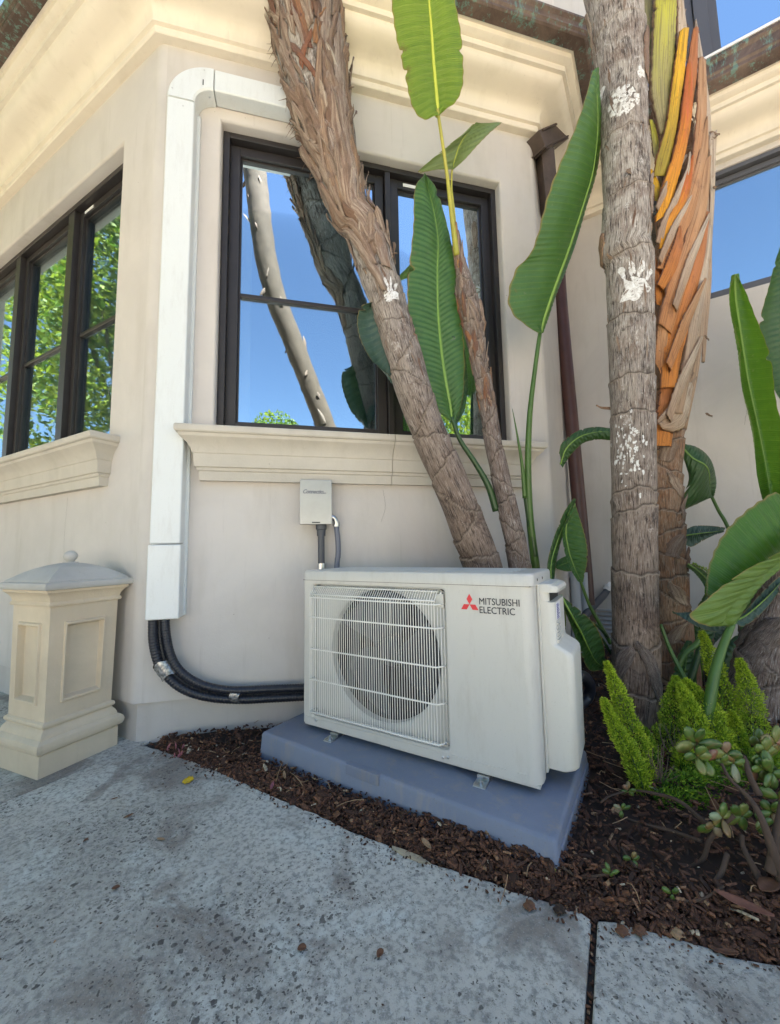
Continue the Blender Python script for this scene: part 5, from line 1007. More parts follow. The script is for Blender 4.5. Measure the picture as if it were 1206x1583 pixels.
stalk(q1, [(897, 895, 1.73), (912, 935, 1.74), (930, 968, 1.74), (945, 995, 1.74)], [.0055, .007, .008, .009], M['stalk'])
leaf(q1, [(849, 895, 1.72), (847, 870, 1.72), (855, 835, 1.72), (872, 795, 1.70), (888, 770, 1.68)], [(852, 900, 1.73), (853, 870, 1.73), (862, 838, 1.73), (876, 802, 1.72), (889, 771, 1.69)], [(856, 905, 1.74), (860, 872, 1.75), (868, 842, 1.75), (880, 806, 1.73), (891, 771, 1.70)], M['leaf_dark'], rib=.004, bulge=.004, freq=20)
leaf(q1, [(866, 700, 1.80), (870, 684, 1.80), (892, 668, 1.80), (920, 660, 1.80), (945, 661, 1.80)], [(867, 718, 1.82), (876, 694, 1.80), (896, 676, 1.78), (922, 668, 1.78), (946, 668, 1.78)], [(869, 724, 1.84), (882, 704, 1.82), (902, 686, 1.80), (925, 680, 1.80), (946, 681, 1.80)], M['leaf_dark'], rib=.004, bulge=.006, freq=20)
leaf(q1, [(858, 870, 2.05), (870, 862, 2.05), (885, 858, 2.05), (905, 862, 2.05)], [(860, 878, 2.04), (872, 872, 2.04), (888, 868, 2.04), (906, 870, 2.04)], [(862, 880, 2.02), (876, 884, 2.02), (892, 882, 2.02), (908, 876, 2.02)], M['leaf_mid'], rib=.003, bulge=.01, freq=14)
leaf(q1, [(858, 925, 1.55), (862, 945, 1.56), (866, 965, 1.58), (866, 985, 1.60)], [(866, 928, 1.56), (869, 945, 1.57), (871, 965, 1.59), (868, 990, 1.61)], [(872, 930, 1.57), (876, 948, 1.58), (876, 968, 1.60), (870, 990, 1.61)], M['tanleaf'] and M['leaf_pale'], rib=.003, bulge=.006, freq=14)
for P in ([(940, 985, 1.66), (925, 968, 1.62), (905, 955, 1.6)], [(945, 1010, 1.66), (930, 985, 1.64), (912, 965, 1.6)], [(940, 1030, 1.66), (928, 1005, 1.64)]): stalk(q1, P, [.006, .005, .003], M['stalkd'], res=12)
for (x0, y0, x1, y1, y) in ((862, 1000, 858, 940, 1.6), (868, 1010, 866, 930, 1.62)): flapcurl(q1, at(x0, y0, y), at(x1, y1, y)-at(x0, y0, y), CX*.01, .012, M['husk'], 'dry_leaf')
q2 = thing('paradise_plant', 'folded glossy dark green leaf curling out behind the orange trunk', 'plant', at(1150, 900, 1.9), group=None)
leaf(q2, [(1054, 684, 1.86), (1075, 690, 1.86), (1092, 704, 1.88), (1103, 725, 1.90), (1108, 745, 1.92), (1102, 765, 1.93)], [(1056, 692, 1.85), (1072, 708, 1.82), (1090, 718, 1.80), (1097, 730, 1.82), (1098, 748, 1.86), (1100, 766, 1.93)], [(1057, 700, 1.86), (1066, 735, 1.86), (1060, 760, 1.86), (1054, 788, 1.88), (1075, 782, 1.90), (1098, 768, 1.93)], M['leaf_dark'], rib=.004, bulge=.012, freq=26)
stalk(q2, [(1100, 765, 1.93), (1112, 790, 1.93), (1126, 815, 1.92), (1150, 880, 1.9)], [.007, .008, .009, .012], M['stalk'])
leaf(q2, [(1060, 842, 1.95), (1070, 845, 1.95), (1085, 838, 1.95), (1105, 828, 1.95), (1122, 822, 1.95)], [(1060, 828, 1.94), (1072, 826, 1.93), (1088, 824, 1.93), (1106, 822, 1.94), (1122, 819, 1.95)], [(1060, 818, 1.96), (1074, 812, 1.96), (1090, 812, 1.96), (1108, 814, 1.96), (1122, 816, 1.96)], M['leaf_teal'], rib=.003, bulge=.008, freq=18)
q3 = thing('giant_leaf_plant', 'big bright green folded banana-like leaf on a curved stalk at the lower right', 'plant', at(1098, 1100, 1.30))
stalk(q3, [(1092, 1120, 1.30), (1098, 1085, 1.30), (1106, 1040, 1.31), (1118, 1000, 1.32), (1132, 965, 1.33)], [.0165, .0165, .0155, .013, .011], M['stalk'])
leaf(q3, [(1130, 968, 1.33), (1095, 925, 1.38), (1092, 895, 1.41), (1100, 862, 1.43), (1125, 820, 1.46), (1160, 785, 1.49), (1200, 758, 1.52), (1260, 720, 1.56)], [(1132, 968, 1.34), (1140, 950, 1.36), (1152, 930, 1.38), (1168, 908, 1.40), (1188, 884, 1.43), (1210, 862, 1.46), (1240, 835, 1.49), (1290, 790, 1.54)],
     [(1134, 968, 1.34), (1142, 952, 1.37), (1156, 932, 1.39), (1172, 911, 1.42), (1192, 888, 1.45), (1214, 866, 1.47), (1244, 838, 1.50), (1292, 794, 1.54)], M['leaf_bright'], rib=.007, bulge=.008, freq=26)
leaf(q3, [(1128, 968, 1.32), (1100, 968, 1.28), (1078, 962, 1.26), (1064, 950, 1.25), (1095, 925, 1.27), (1130, 900, 1.29), (1170, 872, 1.32), (1206, 850, 1.34), (1270, 812, 1.38)], [(1129, 968, 1.325), (1120, 962, 1.315), (1118, 955, 1.31), (1124, 946, 1.31), (1138, 930, 1.32), (1160, 910, 1.34), (1186, 886, 1.37), (1214, 862, 1.40), (1280, 800, 1.45)],
     [(1130, 968, 1.33), (1134, 962, 1.33), (1142, 952, 1.335), (1152, 938, 1.345), (1166, 920, 1.36), (1184, 900, 1.38), (1204, 880, 1.40), (1226, 858, 1.42), (1285, 800, 1.47)], M['leaf_under'], rib=0, bulge=.010, freq=24, name='leaf_underside', ripple=.001)
leaf(q3, [(1094, 925, 1.45), (1090, 915, 1.45), (1094, 895, 1.45), (1106, 874, 1.45)], [(1100, 918, 1.44), (1104, 908, 1.44), (1110, 895, 1.44), (1118, 880, 1.44)], [(1140, 905, 1.42), (1138, 895, 1.42), (1132, 888, 1.43), (1126, 880, 1.44)], M['leaf_bright'], rib=0, bulge=.008, freq=10, name='leaf_lobe')
leaf(q3, [(1040, 945, 1.36), (1060, 958, 1.36), (1085, 970, 1.36), (1110, 975, 1.36), (1128, 975, 1.36)], [(1042, 946, 1.38), (1062, 950, 1.39), (1086, 955, 1.40), (1110, 965, 1.40), (1130, 974, 1.38)], [(1044, 946, 1.40), (1064, 945, 1.42), (1088, 945, 1.44), (1112, 955, 1.44), (1132, 972, 1.40)], M['leaf_teal'], rib=0, bulge=.005, freq=14, name='leaf_fold')
leaf(q3, [(1140, 965, 1.50), (1150, 968, 1.5), (1172, 955, 1.5), (1192, 935, 1.5), (1206, 915, 1.5)], [(1142, 958, 1.50), (1156, 950, 1.5), (1174, 935, 1.5), (1192, 918, 1.5), (1208, 900, 1.5)], [(1144, 952, 1.52), (1160, 935, 1.52), (1176, 918, 1.52), (1194, 902, 1.52), (1210, 890, 1.52)], M['leaf_teal'], rib=.003, bulge=.01, freq=14)
q4 = thing('upright_leaf', 'upright half-rolled green leaf at the right edge, above the big folded leaf', 'plant', at(1205, 960, 1.6))
leaf(q4, [(1136, 424, 1.60), (1131, 450, 1.60), (1137, 510, 1.60), (1148, 580, 1.60), (1160, 650, 1.60), (1172, 720, 1.60), (1178, 765, 1.60), (1186, 800, 1.6)], [(1137, 424, 1.62), (1138, 460, 1.64), (1146, 515, 1.65), (1157, 585, 1.66), (1172, 655, 1.66), (1185, 720, 1.66), (1192, 765, 1.65), (1196, 800, 1.62)],
     [(1138, 424, 1.61), (1155, 455, 1.60), (1178, 510, 1.58), (1194, 570, 1.56), (1206, 640, 1.56), (1216, 705, 1.56), (1222, 760, 1.57), (1216, 800, 1.6)], M['leaf_bright'], M['rib'], .005, bulge=.012, freq=44)
stalk(q4, [(1196, 790, 1.61), (1206, 850, 1.6), (1212, 960, 1.6)], [.009, .011, .014], M['stalk'])
q5 = thing('upright_leaf', 'dark blue-green leaf cut off by the right edge in front of the high window', 'plant', at(1240, 700, 1.8))
leaf(q5, [(1215, 360, 1.8), (1196, 420, 1.8), (1180, 470, 1.8), (1176, 520, 1.8), (1182, 565, 1.8), (1196, 600, 1.8), (1230, 640, 1.8)], [(1216, 360, 1.82), (1214, 420, 1.83), (1212, 470, 1.84), (1212, 520, 1.84), (1216, 565, 1.84), (1222, 600, 1.83), (1232, 640, 1.8)], [(1218, 360, 1.8), (1240, 420, 1.8), (1256, 470, 1.8), (1260, 520, 1.8), (1256, 565, 1.8), (1248, 600, 1.8), (1236, 640, 1.8)], M['leaf_dark'], rib=.006, bulge=.012, freq=30)
# small stalks and rubbish between the trunks
q6 = thing('paradise_plant', 'bare green leaf stalks rising between the grey and orange trunks near the ground', 'plant', at(1060, 1080, 1.5))
stalk(q6, [(1022, 965, 1.60), (1035, 1000, 1.58), (1052, 1035, 1.55), (1066, 1062, 1.52)], [.006, .007, .008, .010], M['stalk'])
stalk(q6, [(1088, 975, 1.62), (1078, 995, 1.62), (1060, 1010, 1.62), (1050, 1030, 1.62)], [.012, .011, .010, .010], M['stalk'])
stalk(q6, [(1086, 990, 1.66), (1078, 1020, 1.66), (1068, 1050, 1.66)], [.012, .013, .014], M['stalkd'])
leaf(q6, [(1064, 876, 1.75), (1075, 885, 1.75), (1090, 905, 1.75), (1100, 930, 1.75)], [(1065, 872, 1.76), (1082, 884, 1.76), (1098, 902, 1.76), (1108, 930, 1.76)], [(1066, 870, 1.78), (1088, 880, 1.78), (1106, 900, 1.78), (1116, 930, 1.78)], M['leaf_dark'], rib=.003, bulge=.01, freq=14)
for (x0, y0, x1, y1, y, w_) in ((1120, 1110, 1135, 1000, 1.75, .035), (1155, 1100, 1128, 1010, 1.8, .03), (1100, 1110, 1080, 1020, 1.85, .03), (1142, 960, 1150, 1060, 1.7, .02), (1120, 1180, 1112, 1060, 1.7, .03)): flapcurl(q6, at(x0, y0, y), at(x1, y1, y)-at(x0, y0, y), CX*.02, w_, M['trunkd'], 'dead_sheath')
# ---- foxtail ferns
def plume(par, axis, wpx, n=3000, dark=0., seed=0, name='plume'):
    wpx *= 1.12; n = int(n*1.35)
    g = np.random.default_rng(seed); P = cr([at(*p) for p in axis], 60); rr_ = wpx/2*((P[30]-CP)@CF)/F
    T, A, B = frames(P); s = g.uniform(0, 1, n)**.9; i = (s*59).astype(int); prof = rr_*np.clip(np.sin(np.pi*np.clip(s*.86+.14, 0, 1))**.55*(1-.35*s), .12, 1)*(1+.12*np.sin(s*40+seed)+.10*np.sin(s*17+2*seed))
    a = g.uniform(0, 2*np.pi, n); d = A[i]*np.cos(a)[:, None]+B[i]*np.sin(a)[:, None]; q_ = g.uniform(.25, 1, n)**.6; c = P[i]+d*(prof*q_)[:, None]
    up_ = T[i]*g.uniform(.3, 1.1, n)[:, None]+d*g.uniform(.4, 1.2, n)[:, None]+g.normal(0, .45, (n, 3)); up_ /= np.linalg.norm(up_, axis=1)[:, None]
    side = np.cross(up_, g.normal(0, 1, (n, 3))); side /= np.linalg.norm(side, axis=1)[:, None]; Ln = g.uniform(.006, .012, n)[:, None]; wd = g.uniform(.0008, .0016, n)[:, None]
    V = np.stack([c-side*wd, c+up_*Ln*.5-side*wd*1.3, c+up_*Ln, c+up_*Ln*.5+side*wd*1.3], 1).reshape(-1, 3); Fc = [(4*k, 4*k+1, 4*k+2, 4*k+3) for k in range(n)]
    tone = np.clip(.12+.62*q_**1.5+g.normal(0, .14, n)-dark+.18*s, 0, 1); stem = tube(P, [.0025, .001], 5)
    o = part(name, V, Fc, M['needle'], par, attr=dict(tone=np.repeat(tone, 4))); part('plume_stem', *stem, M['stalkd'], o); return o
fe = thing('foxtail_fern', 'foxtail fern left of the grey trunk foot with upright yellow-green plumes', 'fern', at(1010, 1228, 1.19))
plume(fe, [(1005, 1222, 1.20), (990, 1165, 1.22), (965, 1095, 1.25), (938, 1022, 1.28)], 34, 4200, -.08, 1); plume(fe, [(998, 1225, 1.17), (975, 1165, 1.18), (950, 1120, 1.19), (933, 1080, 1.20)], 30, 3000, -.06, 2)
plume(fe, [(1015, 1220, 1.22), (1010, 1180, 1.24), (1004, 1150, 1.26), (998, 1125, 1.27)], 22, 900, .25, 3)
fe2 = thing('foxtail_fern', 'dense foxtail fern right of the grey trunk foot with arching bright green plumes', 'fern', at(1060, 1228, 1.25))
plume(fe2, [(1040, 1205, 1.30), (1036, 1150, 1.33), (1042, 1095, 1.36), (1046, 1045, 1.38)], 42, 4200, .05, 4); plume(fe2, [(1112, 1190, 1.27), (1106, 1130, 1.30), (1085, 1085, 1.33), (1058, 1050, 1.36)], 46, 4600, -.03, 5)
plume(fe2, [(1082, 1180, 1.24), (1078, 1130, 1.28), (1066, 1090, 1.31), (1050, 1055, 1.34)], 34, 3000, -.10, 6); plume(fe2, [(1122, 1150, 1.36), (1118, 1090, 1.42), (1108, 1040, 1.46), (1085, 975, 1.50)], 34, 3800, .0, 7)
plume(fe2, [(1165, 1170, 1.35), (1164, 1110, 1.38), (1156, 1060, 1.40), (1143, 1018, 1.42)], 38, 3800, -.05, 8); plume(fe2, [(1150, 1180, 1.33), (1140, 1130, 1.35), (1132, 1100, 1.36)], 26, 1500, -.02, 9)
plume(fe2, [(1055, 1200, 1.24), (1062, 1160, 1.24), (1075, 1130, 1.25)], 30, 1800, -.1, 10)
for k, (ax, w_) in enumerate((([(1030, 1235, 1.17), (1060, 1215, 1.18), (1100, 1210, 1.19)], 46), ([(1010, 1240, 1.14), (1060, 1240, 1.13), (1120, 1240, 1.13)], 34), ([(1100, 1225, 1.18), (1130, 1210, 1.2), (1160, 1190, 1.22)], 40), ([(1060, 1200, 1.22), (1085, 1190, 1.22), (1110, 1195, 1.22)], 44), ([(1160, 1220, 1.2), (1180, 1180, 1.22), (1206, 1150, 1.25)], 34))): plume(fe2, ax, w_, 3200, .34, 20+k)
def twigfan(par, c, n, seed):
    g = np.random.default_rng(seed); ms = []
    for _ in range(n):
        d = np.array([g.normal(0, .4), g.normal(0, .3), 1.]); d /= np.linalg.norm(d); L_ = g.uniform(.05, .12); P = [c, c+d*L_*.5+g.normal(0, .006, 3), c+d*L_+g.normal(0, .012, 3)]; ms.append(tube(P, [.0012, .0006], 4, res=5))
    return part('dry_twigs', *cat_(*ms), M['fibre'], par)
twigfan(fe, at(1015, 1215, 1.2), 30, 3); twigfan(fe2, at(1050, 1180, 1.28), 25, 5)
fe3 = thing('foxtail_fern', 'single small foxtail plume against the wall just right of the orange trunk', 'fern', at(1106, 905, 1.9)); plume(fe3, [(1112, 912, 1.9), (1098, 893, 1.9), (1072, 872, 1.9)], 18, 900, .1, 33)
# ---- jade plant
jd = thing('jade_plant', 'jade plant at the lower right corner with thick brown stems and round red-edged leaves', 'plant', at(1195, 1400, .86))
def jleaf(par, c, d, L_, w_, seed=0):
    d = d/np.linalg.norm(d); s = np.cross(d, CF); s /= np.linalg.norm(s); nn = np.cross(s, d); V = []; Fc = []; n = 7; m = 10
    for i in range(n):
        t = i/(n-1); wd = w_*math.sin(math.pi*min(1, .05+t**1.15*.90))**.7; th_ = .0026*math.sin(math.pi*min(1, .1+t*.85))
        for k in range(m): a = 2*math.pi*k/m; V.append(c+d*L_*t+s*wd*math.cos(a)+nn*(th_*.8*math.sin(a)+.30*w_*math.cos(a)**2+.10*L_*t*t))
    for i in range(n-1):
        for k in range(m): Fc.append((i*m+k, i*m+(k+1) % m, (i+1)*m+(k+1) % m, (i+1)*m+k))
    Fc.append(tuple(range(m))[::-1]); Fc.append(tuple((n-1)*m+k for k in range(m)))
    return part('leaf', V, Fc, M['jade'], par, smooth=True)
def rosette(par, px, py, y, n, size, g):
    c = at(px, py, y)
    n = max(4, int(n*.8))
    for k in range(n):
        a = 2*math.pi*k/n+g.uniform(-.4, .4); e = g.uniform(-.3, .7); d = CX*math.cos(a)+CU*(math.sin(a)*.8+.15)-CF*e; r = random.Random(k)
        jleaf(par, c+d*.002, d, size*g.uniform(.85, 1.3), size*g.uniform(.33, .44))
gj = random.Random(17)
for pts, r in (([(1222, 1400, .84), (1200, 1330, .85), (1180, 1270, .87), (1160, 1235, .90), (1130, 1205, .93), (1116, 1180, .95)], [.011, .010, .008, .006, .0042, .003]), ([(1192, 1350, .85), (1200, 1300, .86), (1212, 1240, .88)], [.010, .008, .007]),
               ([(1188, 1390, .85), (1170, 1350, .87), (1150, 1310, .90), (1148, 1290, .91)], [.009, .007, .005, .004]), ([(1135, 1260, .92), (1100, 1295, .93), (1086, 1330, .93), (1050, 1345, .95), (1002, 1348, .98)], [.005, .0045, .0045, .004, .003]),
               ([(1120, 1285, .92), (1090, 1270, .97), (1050, 1238, 1.02), (1010, 1226, 1.07), (985, 1222, 1.10)], [.005, .005, .0045, .004, .0025]), ([(1125, 1320, .90), (1115, 1350, .88), (1090, 1380, .87), (1058, 1392, .88), (1040, 1390, .89)], [.005, .0048, .0045, .004, .003]),
               ([(1175, 1230, .92), (1160, 1200, .94), (1150, 1170, .97), (1130, 1180, .98)], [.007, .006, .005, .004]), ([(1085, 1300, .95), (1040, 1285, 1.0), (1000, 1275, 1.03), (970, 1266, 1.06)], [.004, .004, .0035, .003])):
    part('stem', *tube([at(*p) for p in pts], r, 9, res=26), M['twig'], jd, smooth=True)
for px, py, y, n, sz in ((1078, 1150, .95, 7, .036), (1092, 1175, .95, 5, .032), (1078, 1170, .94, 4, .03), (1124, 1165, .96, 6, .030), (1135, 1180, .96, 5, .028), (1105, 1278, .92, 7, .028), (1118, 1265, .92, 5, .026), (1148, 1262, .92, 7, .028), (1185, 1165, .97, 7, .034), (1195, 1195, .95, 7, .034), (1180, 1190, .96, 6, .03), (1200, 1150, .97, 6, .034),
                         (1165, 1185, .97, 5, .03), (1195, 1255, .93, 7, .030), (1206, 1235, .93, 6, .03), (1178, 1150, 1.0, 5, .03), (1178, 1272, .91, 5, .022)): rosette(jd, px, py, y, n, sz, gj)
j2 = thing('succulent_sprigs', 'trailing thin succulent stems with small purple and green leaves across the bark', 'plant', at(960, 1330, .95))
for px, py, y, n, sz in ((972, 1222, 1.10, 7, .018), (962, 1252, 1.07, 6, .019), (978, 1328, .99, 5, .016), (945, 1350, .955, 6, .015), (1040, 1382, .89, 6, .017), (858, 1352, .93, 5, .012)): rosette(j2, px, py, gz(px, py, bed_z(*gz(px, py, .045)[:2])+.030)[1], n, sz*.9, gj)
for pts in ([(870, 1340, .94), (895, 1356, .93), (935, 1352, .95), (950, 1348, .96)], [(930, 1240, 1.08), (945, 1230, 1.09), (975, 1222, 1.10)], [(985, 1340, .985), (975, 1330, .99), (962, 1310, 1.0)], [(880, 1345, .94), (910, 1380, .905), (920, 1395, .89)], [(1030, 1390, .88), (1080, 1392, .87), (1120, 1370, .87)]): part('stem', *tube([gz(p_[0], p_[1], bed_z(*gz(p_[0], p_[1], .045)[:2])+.026) for p_ in pts], [.0028, .0022], 6, res=12), M['twig'], j2, smooth=True)
sp = thing('seedling', 'tiny reddish weed sprouting where the bark meets the foundation at the left', 'plant', gz(272, 1168, .0))
def blade_leaf(par, c, d, L_, w_, mat, name='leaf'):
    d = np.array(d, float); d /= np.linalg.norm(d); s = np.cross(d, [0.3, 1, .2]); s /= np.linalg.norm(s); nn = np.cross(s, d); V = []
    for i in range(7):
        t = i/6; wd = w_*math.sin(math.pi*(.05+.9*t)); 
        for k in (-1, 0, 1): V.append(c+d*L_*t+s*wd*k+nn*(.25*wd*abs(k)-.3*L_*t*t*.5))
    return part(name, V, [(i*3+k, i*3+k+1, i*3+k+4, i*3+k+3) for i in range(6) for k in (0, 1)], mat, par, smooth=True, solid=.0006)
for k in range(8):
    c = gz(270+g1_.uniform(-16, 14), 1166+g1_.uniform(-8, 6), .012); blade_leaf(sp, c, [g1_.uniform(-.7, .7), g1_.uniform(-.5, .2), 1], g1_.uniform(.012, .03), .004, M['pinkleaf'])
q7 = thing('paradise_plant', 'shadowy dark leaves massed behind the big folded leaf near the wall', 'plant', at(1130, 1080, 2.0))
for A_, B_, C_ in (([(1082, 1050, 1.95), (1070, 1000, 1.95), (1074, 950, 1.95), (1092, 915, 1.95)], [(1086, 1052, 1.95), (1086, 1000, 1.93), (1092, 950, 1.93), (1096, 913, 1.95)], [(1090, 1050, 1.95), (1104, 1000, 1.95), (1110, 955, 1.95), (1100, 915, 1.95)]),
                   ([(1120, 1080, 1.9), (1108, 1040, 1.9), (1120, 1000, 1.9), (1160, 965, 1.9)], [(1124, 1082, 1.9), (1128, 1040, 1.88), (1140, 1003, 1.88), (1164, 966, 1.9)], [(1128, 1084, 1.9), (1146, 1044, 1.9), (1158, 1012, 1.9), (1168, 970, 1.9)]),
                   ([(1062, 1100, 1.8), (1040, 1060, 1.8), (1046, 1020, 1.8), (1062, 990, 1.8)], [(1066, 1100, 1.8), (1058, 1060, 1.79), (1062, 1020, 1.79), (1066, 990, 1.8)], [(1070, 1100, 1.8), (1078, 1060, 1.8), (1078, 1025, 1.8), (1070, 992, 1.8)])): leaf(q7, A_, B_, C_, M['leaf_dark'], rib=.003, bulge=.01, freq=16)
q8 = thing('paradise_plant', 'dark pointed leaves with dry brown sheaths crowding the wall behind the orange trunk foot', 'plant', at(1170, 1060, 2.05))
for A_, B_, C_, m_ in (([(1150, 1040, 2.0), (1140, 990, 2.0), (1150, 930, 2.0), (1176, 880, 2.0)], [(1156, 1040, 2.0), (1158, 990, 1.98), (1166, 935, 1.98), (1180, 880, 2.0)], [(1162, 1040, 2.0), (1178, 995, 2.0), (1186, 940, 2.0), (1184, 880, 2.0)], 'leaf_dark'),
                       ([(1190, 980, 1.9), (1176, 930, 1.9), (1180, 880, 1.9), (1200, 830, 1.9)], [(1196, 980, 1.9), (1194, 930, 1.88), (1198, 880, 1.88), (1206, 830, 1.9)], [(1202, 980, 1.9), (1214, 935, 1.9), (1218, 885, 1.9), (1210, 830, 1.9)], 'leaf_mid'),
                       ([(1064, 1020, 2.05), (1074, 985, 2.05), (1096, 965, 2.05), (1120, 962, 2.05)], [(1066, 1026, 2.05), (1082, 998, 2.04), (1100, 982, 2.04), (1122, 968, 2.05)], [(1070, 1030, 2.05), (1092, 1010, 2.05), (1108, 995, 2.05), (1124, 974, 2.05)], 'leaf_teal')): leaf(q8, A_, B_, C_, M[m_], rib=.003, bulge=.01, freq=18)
for (x0, y0, x1, y1, y, w_) in ((1075, 1080, 1098, 985, 1.95, .03), (1148, 1090, 1166, 990, 1.95, .03), (1094, 1075, 1120, 1010, 1.9, .025)): flapcurl(q8, at(x0, y0, y), at(x1, y1, y)-at(x0, y0, y), CX*.02, w_, M['husk'], 'dry_sheath')
# ================================================================== BARK MULCH AND LITTER
def in_bed(x, y):
    if y < edge_y(x)+.004: return False
    for P, N in ((C0, NB), (C1, NF), (C2, NR)):
        pass
    p = np.array([x, y, 0.])
    if (p-C0)@NB < .0 and (p-C0)@DB < BLEN: return False
    if (p-C2)@NR < .0: return False
    if (p-C1)@NF < .0 and x > C1[0]: return False
    return True
def in_pad(x, y, m=.0):
    p = np.array([x+.475, y-1.467]); c_, s_ = math.cos(R(-33.6)), math.sin(R(-33.6)); u_ = p[0]*c_+p[1]*s_; v_ = -p[0]*s_+p[1]*c_; return -m < u_ < PW+m and -m < v_ < PD+m
g = np.random.default_rng(42); Vs = []; Fs = []; tones = []; cnt = 0; nb = 0
def chip(x, y, z, L_, W_, H_, tone):
    global nb
    a = g.uniform(0, 2*np.pi); tilt = g.normal(0, .38); roll = g.normal(0, .45)
    ax = np.array([math.cos(a)*math.cos(tilt), math.sin(a)*math.cos(tilt), math.sin(tilt)]); up_ = np.array([0, 0, 1.])+g.normal(0, .25, 3); sd_ = np.cross(up_, ax); sd_ /= np.linalg.norm(sd_)+1e-9; up_ = np.cross(ax, sd_)
    sd_ = sd_*math.cos(roll)+up_*math.sin(roll); up_ = np.cross(ax, sd_); c = np.array([x, y, z])
    k1, k2, k3, k4 = g.uniform(.3, 1, 4); bend = g.uniform(-.25, .25)*L_
    pts = []
    for t, wl_, wr in ((-.5, k1, k2), (0.0, 1, 1), (.5, k3, k4)):
        m_ = c+ax*L_*t+up_*bend*(.25-t*t)
        pts += [m_+sd_*W_*.5*wr-up_*H_*.5, m_-sd_*W_*.5*wl_-up_*H_*.5, m_-sd_*W_*.38*wl_+up_*H_*.5, m_+sd_*W_*.40*wr+up_*H_*.5]
    Vs.extend(pts); b = nb
    for i in (0, 1):
        for k in range(4): Fs.append((b+i*4+k, b+i*4+(k+1) % 4, b+i*4+4+(k+1) % 4, b+i*4+4+k))
    Fs.append((b+3, b+2, b+1, b)); Fs.append((b+8, b+9, b+10, b+11)); tones.extend([tone]*12); nb += 12
tries = 0
while cnt < 32000 and tries < 190000:
    tries += 1; x = g.uniform(-.98, 3.0); y = g.uniform(.4, 2.7)
    if tries % 5 == 0: x = g.uniform(-.9, 1.5); y = edge_y(x)+abs(g.normal(0, .05))
    if math.hypot(x, y) > 1.4 and g.random() > (1.6/math.hypot(x, y))**2.2: continue
    if not in_bed(x, y) or in_pad(x, y, -.03): continue
    d = y-edge_y(x); sz = g.lognormal(0, .48)
    chip(x, y, bed_z(x, y)+g.uniform(.0, .020), .0105*sz, .0044*sz*g.uniform(.6, 1.5), .0024*min(sz, 1.6), float(np.clip(g.beta(1.5, 2.6)+(g.random() < .035)*g.uniform(.3, .6), 0, 1))); cnt += 1
for _ in range(420):      # crumbs spilled on the paving near its edge
    x = g.uniform(-.9, 1.2); y = edge_y(x)-abs(g.normal(0, .022)); sz = g.uniform(.2, .7); chip(x, y, .003, .012*sz, .007*sz, .003*sz, float(g.beta(1.6, 3)))
o = part('bark_mulch', Vs, Fs, M['chip'], None, attr=dict(tone=tones), kind='stuff'); o['label'] = 'dark brown shredded bark mulch covering the planting bed'
Vs, Fs, tones, nb = [], [], [], 0
for _ in range(260):
    x = g.uniform(-1.0, 1.1); y = g.uniform(.42, 1.4)
    if y > edge_y(x): continue
    sz = g.uniform(.12, .55)**1.2; chip(x, y, .0015, .010*sz, .006*sz, .003*sz, float(g.beta(1.5, 3)))
o = part('paving_debris', Vs, Fs, M['chip'], None, attr=dict(tone=tones), kind='stuff'); o['label'] = 'tiny dark crumbs and leaf bits scattered on the concrete'
Vs, Fs, tones, nb = [], [], [], 0
for k in range(160): c = jl(Pj, -g.uniform(0, .9))+SN*g.normal(0, .002); chip(c[0], c[1], -.011+g.uniform(0, .006), .008*g.uniform(.4, 1.2), .004, .003, float(g.beta(2, 2.5)))
o = part('joint_litter', Vs, Fs, M['chip'], None, attr=dict(tone=tones), kind='stuff'); o['label'] = 'grit and bark bits caught in the open joint between slabs'
def twigs(n, seed):
    gg = np.random.default_rng(seed); ms = []
    k = 0
    while k < n:
        x = gg.uniform(-.8, 1.6); y = gg.uniform(.6, 1.9)
        if not in_bed(x, y) or in_pad(x, y): continue
        a = gg.uniform(0, 6.28); L_ = gg.uniform(.02, .09); z = bed_z(x, y)+.022; d = np.array([math.cos(a), math.sin(a), gg.normal(0, .12)])*L_; P = [np.array([x, y, z]), np.array([x, y, z])+d*.5+gg.normal(0, .004, 3), np.array([x, y, z])+d]
        ms.append(tube(P, [.0012, .0008], 4, res=4)); k += 1
    return cat_(*ms)
o = part('twig_litter', *twigs(170, 3), M['tanleaf'], None, kind='stuff'); o['label'] = 'thin pale twigs and dry stalks lying over the bark'
def litter(name, label, cat, px, py, L_, W_, mat, rot, z=None, group=None, curl=.3, lobes=0):
    zz = z if z is not None else .002; c = gz(px, py, zz)
    if z is None and c[1] > edge_y(c[0]): zz = bed_z(c[0], c[1])+.024; c = gz(px, py, zz)
    V = []; n = 9; a = R(rot); ax = np.array([math.cos(a), math.sin(a), .08]); sd_ = np.array([-math.sin(a), math.cos(a), 0])
    for i in range(n):
        t = i/(n-1); wd = W_/2*math.sin(math.pi*(.04+.92*t))**.7*(1+lobes*.25*math.sin(t*19))
        for k in (-1, -.5, 0, .5, 1): V.append(c+ax*L_*(t-.5)+sd_*wd*k+np.array([0, 0, .001+curl*wd*abs(k)**1.5+.15*curl*L_*(2*t-1)**2]))
    o = part(name, V, [(i*5+k, i*5+k+1, i*5+k+6, i*5+k+5) for i in range(n-1) for k in range(4)], mat, None, smooth=True, solid=.0007); return tag(o, label, cat, group)
litter('fallen_leaf', 'bright yellow fallen leaf lying on the concrete near the bark edge', 'leaf', 290, 1207, .032, .040, M['yellowleaf'], 10, lobes=1, curl=.12)
litter('fallen_leaf', 'small dark brown leaf on the concrete just below the yellow leaf, farther left', 'leaf', 176, 1235, .018, .006, M['brownleaf'], 20)
litter('fallen_leaf', 'narrow brown leaf fragment on the concrete left of the open middle area', 'leaf', 198, 1262, .024, .009, M['brownleaf'], 40)
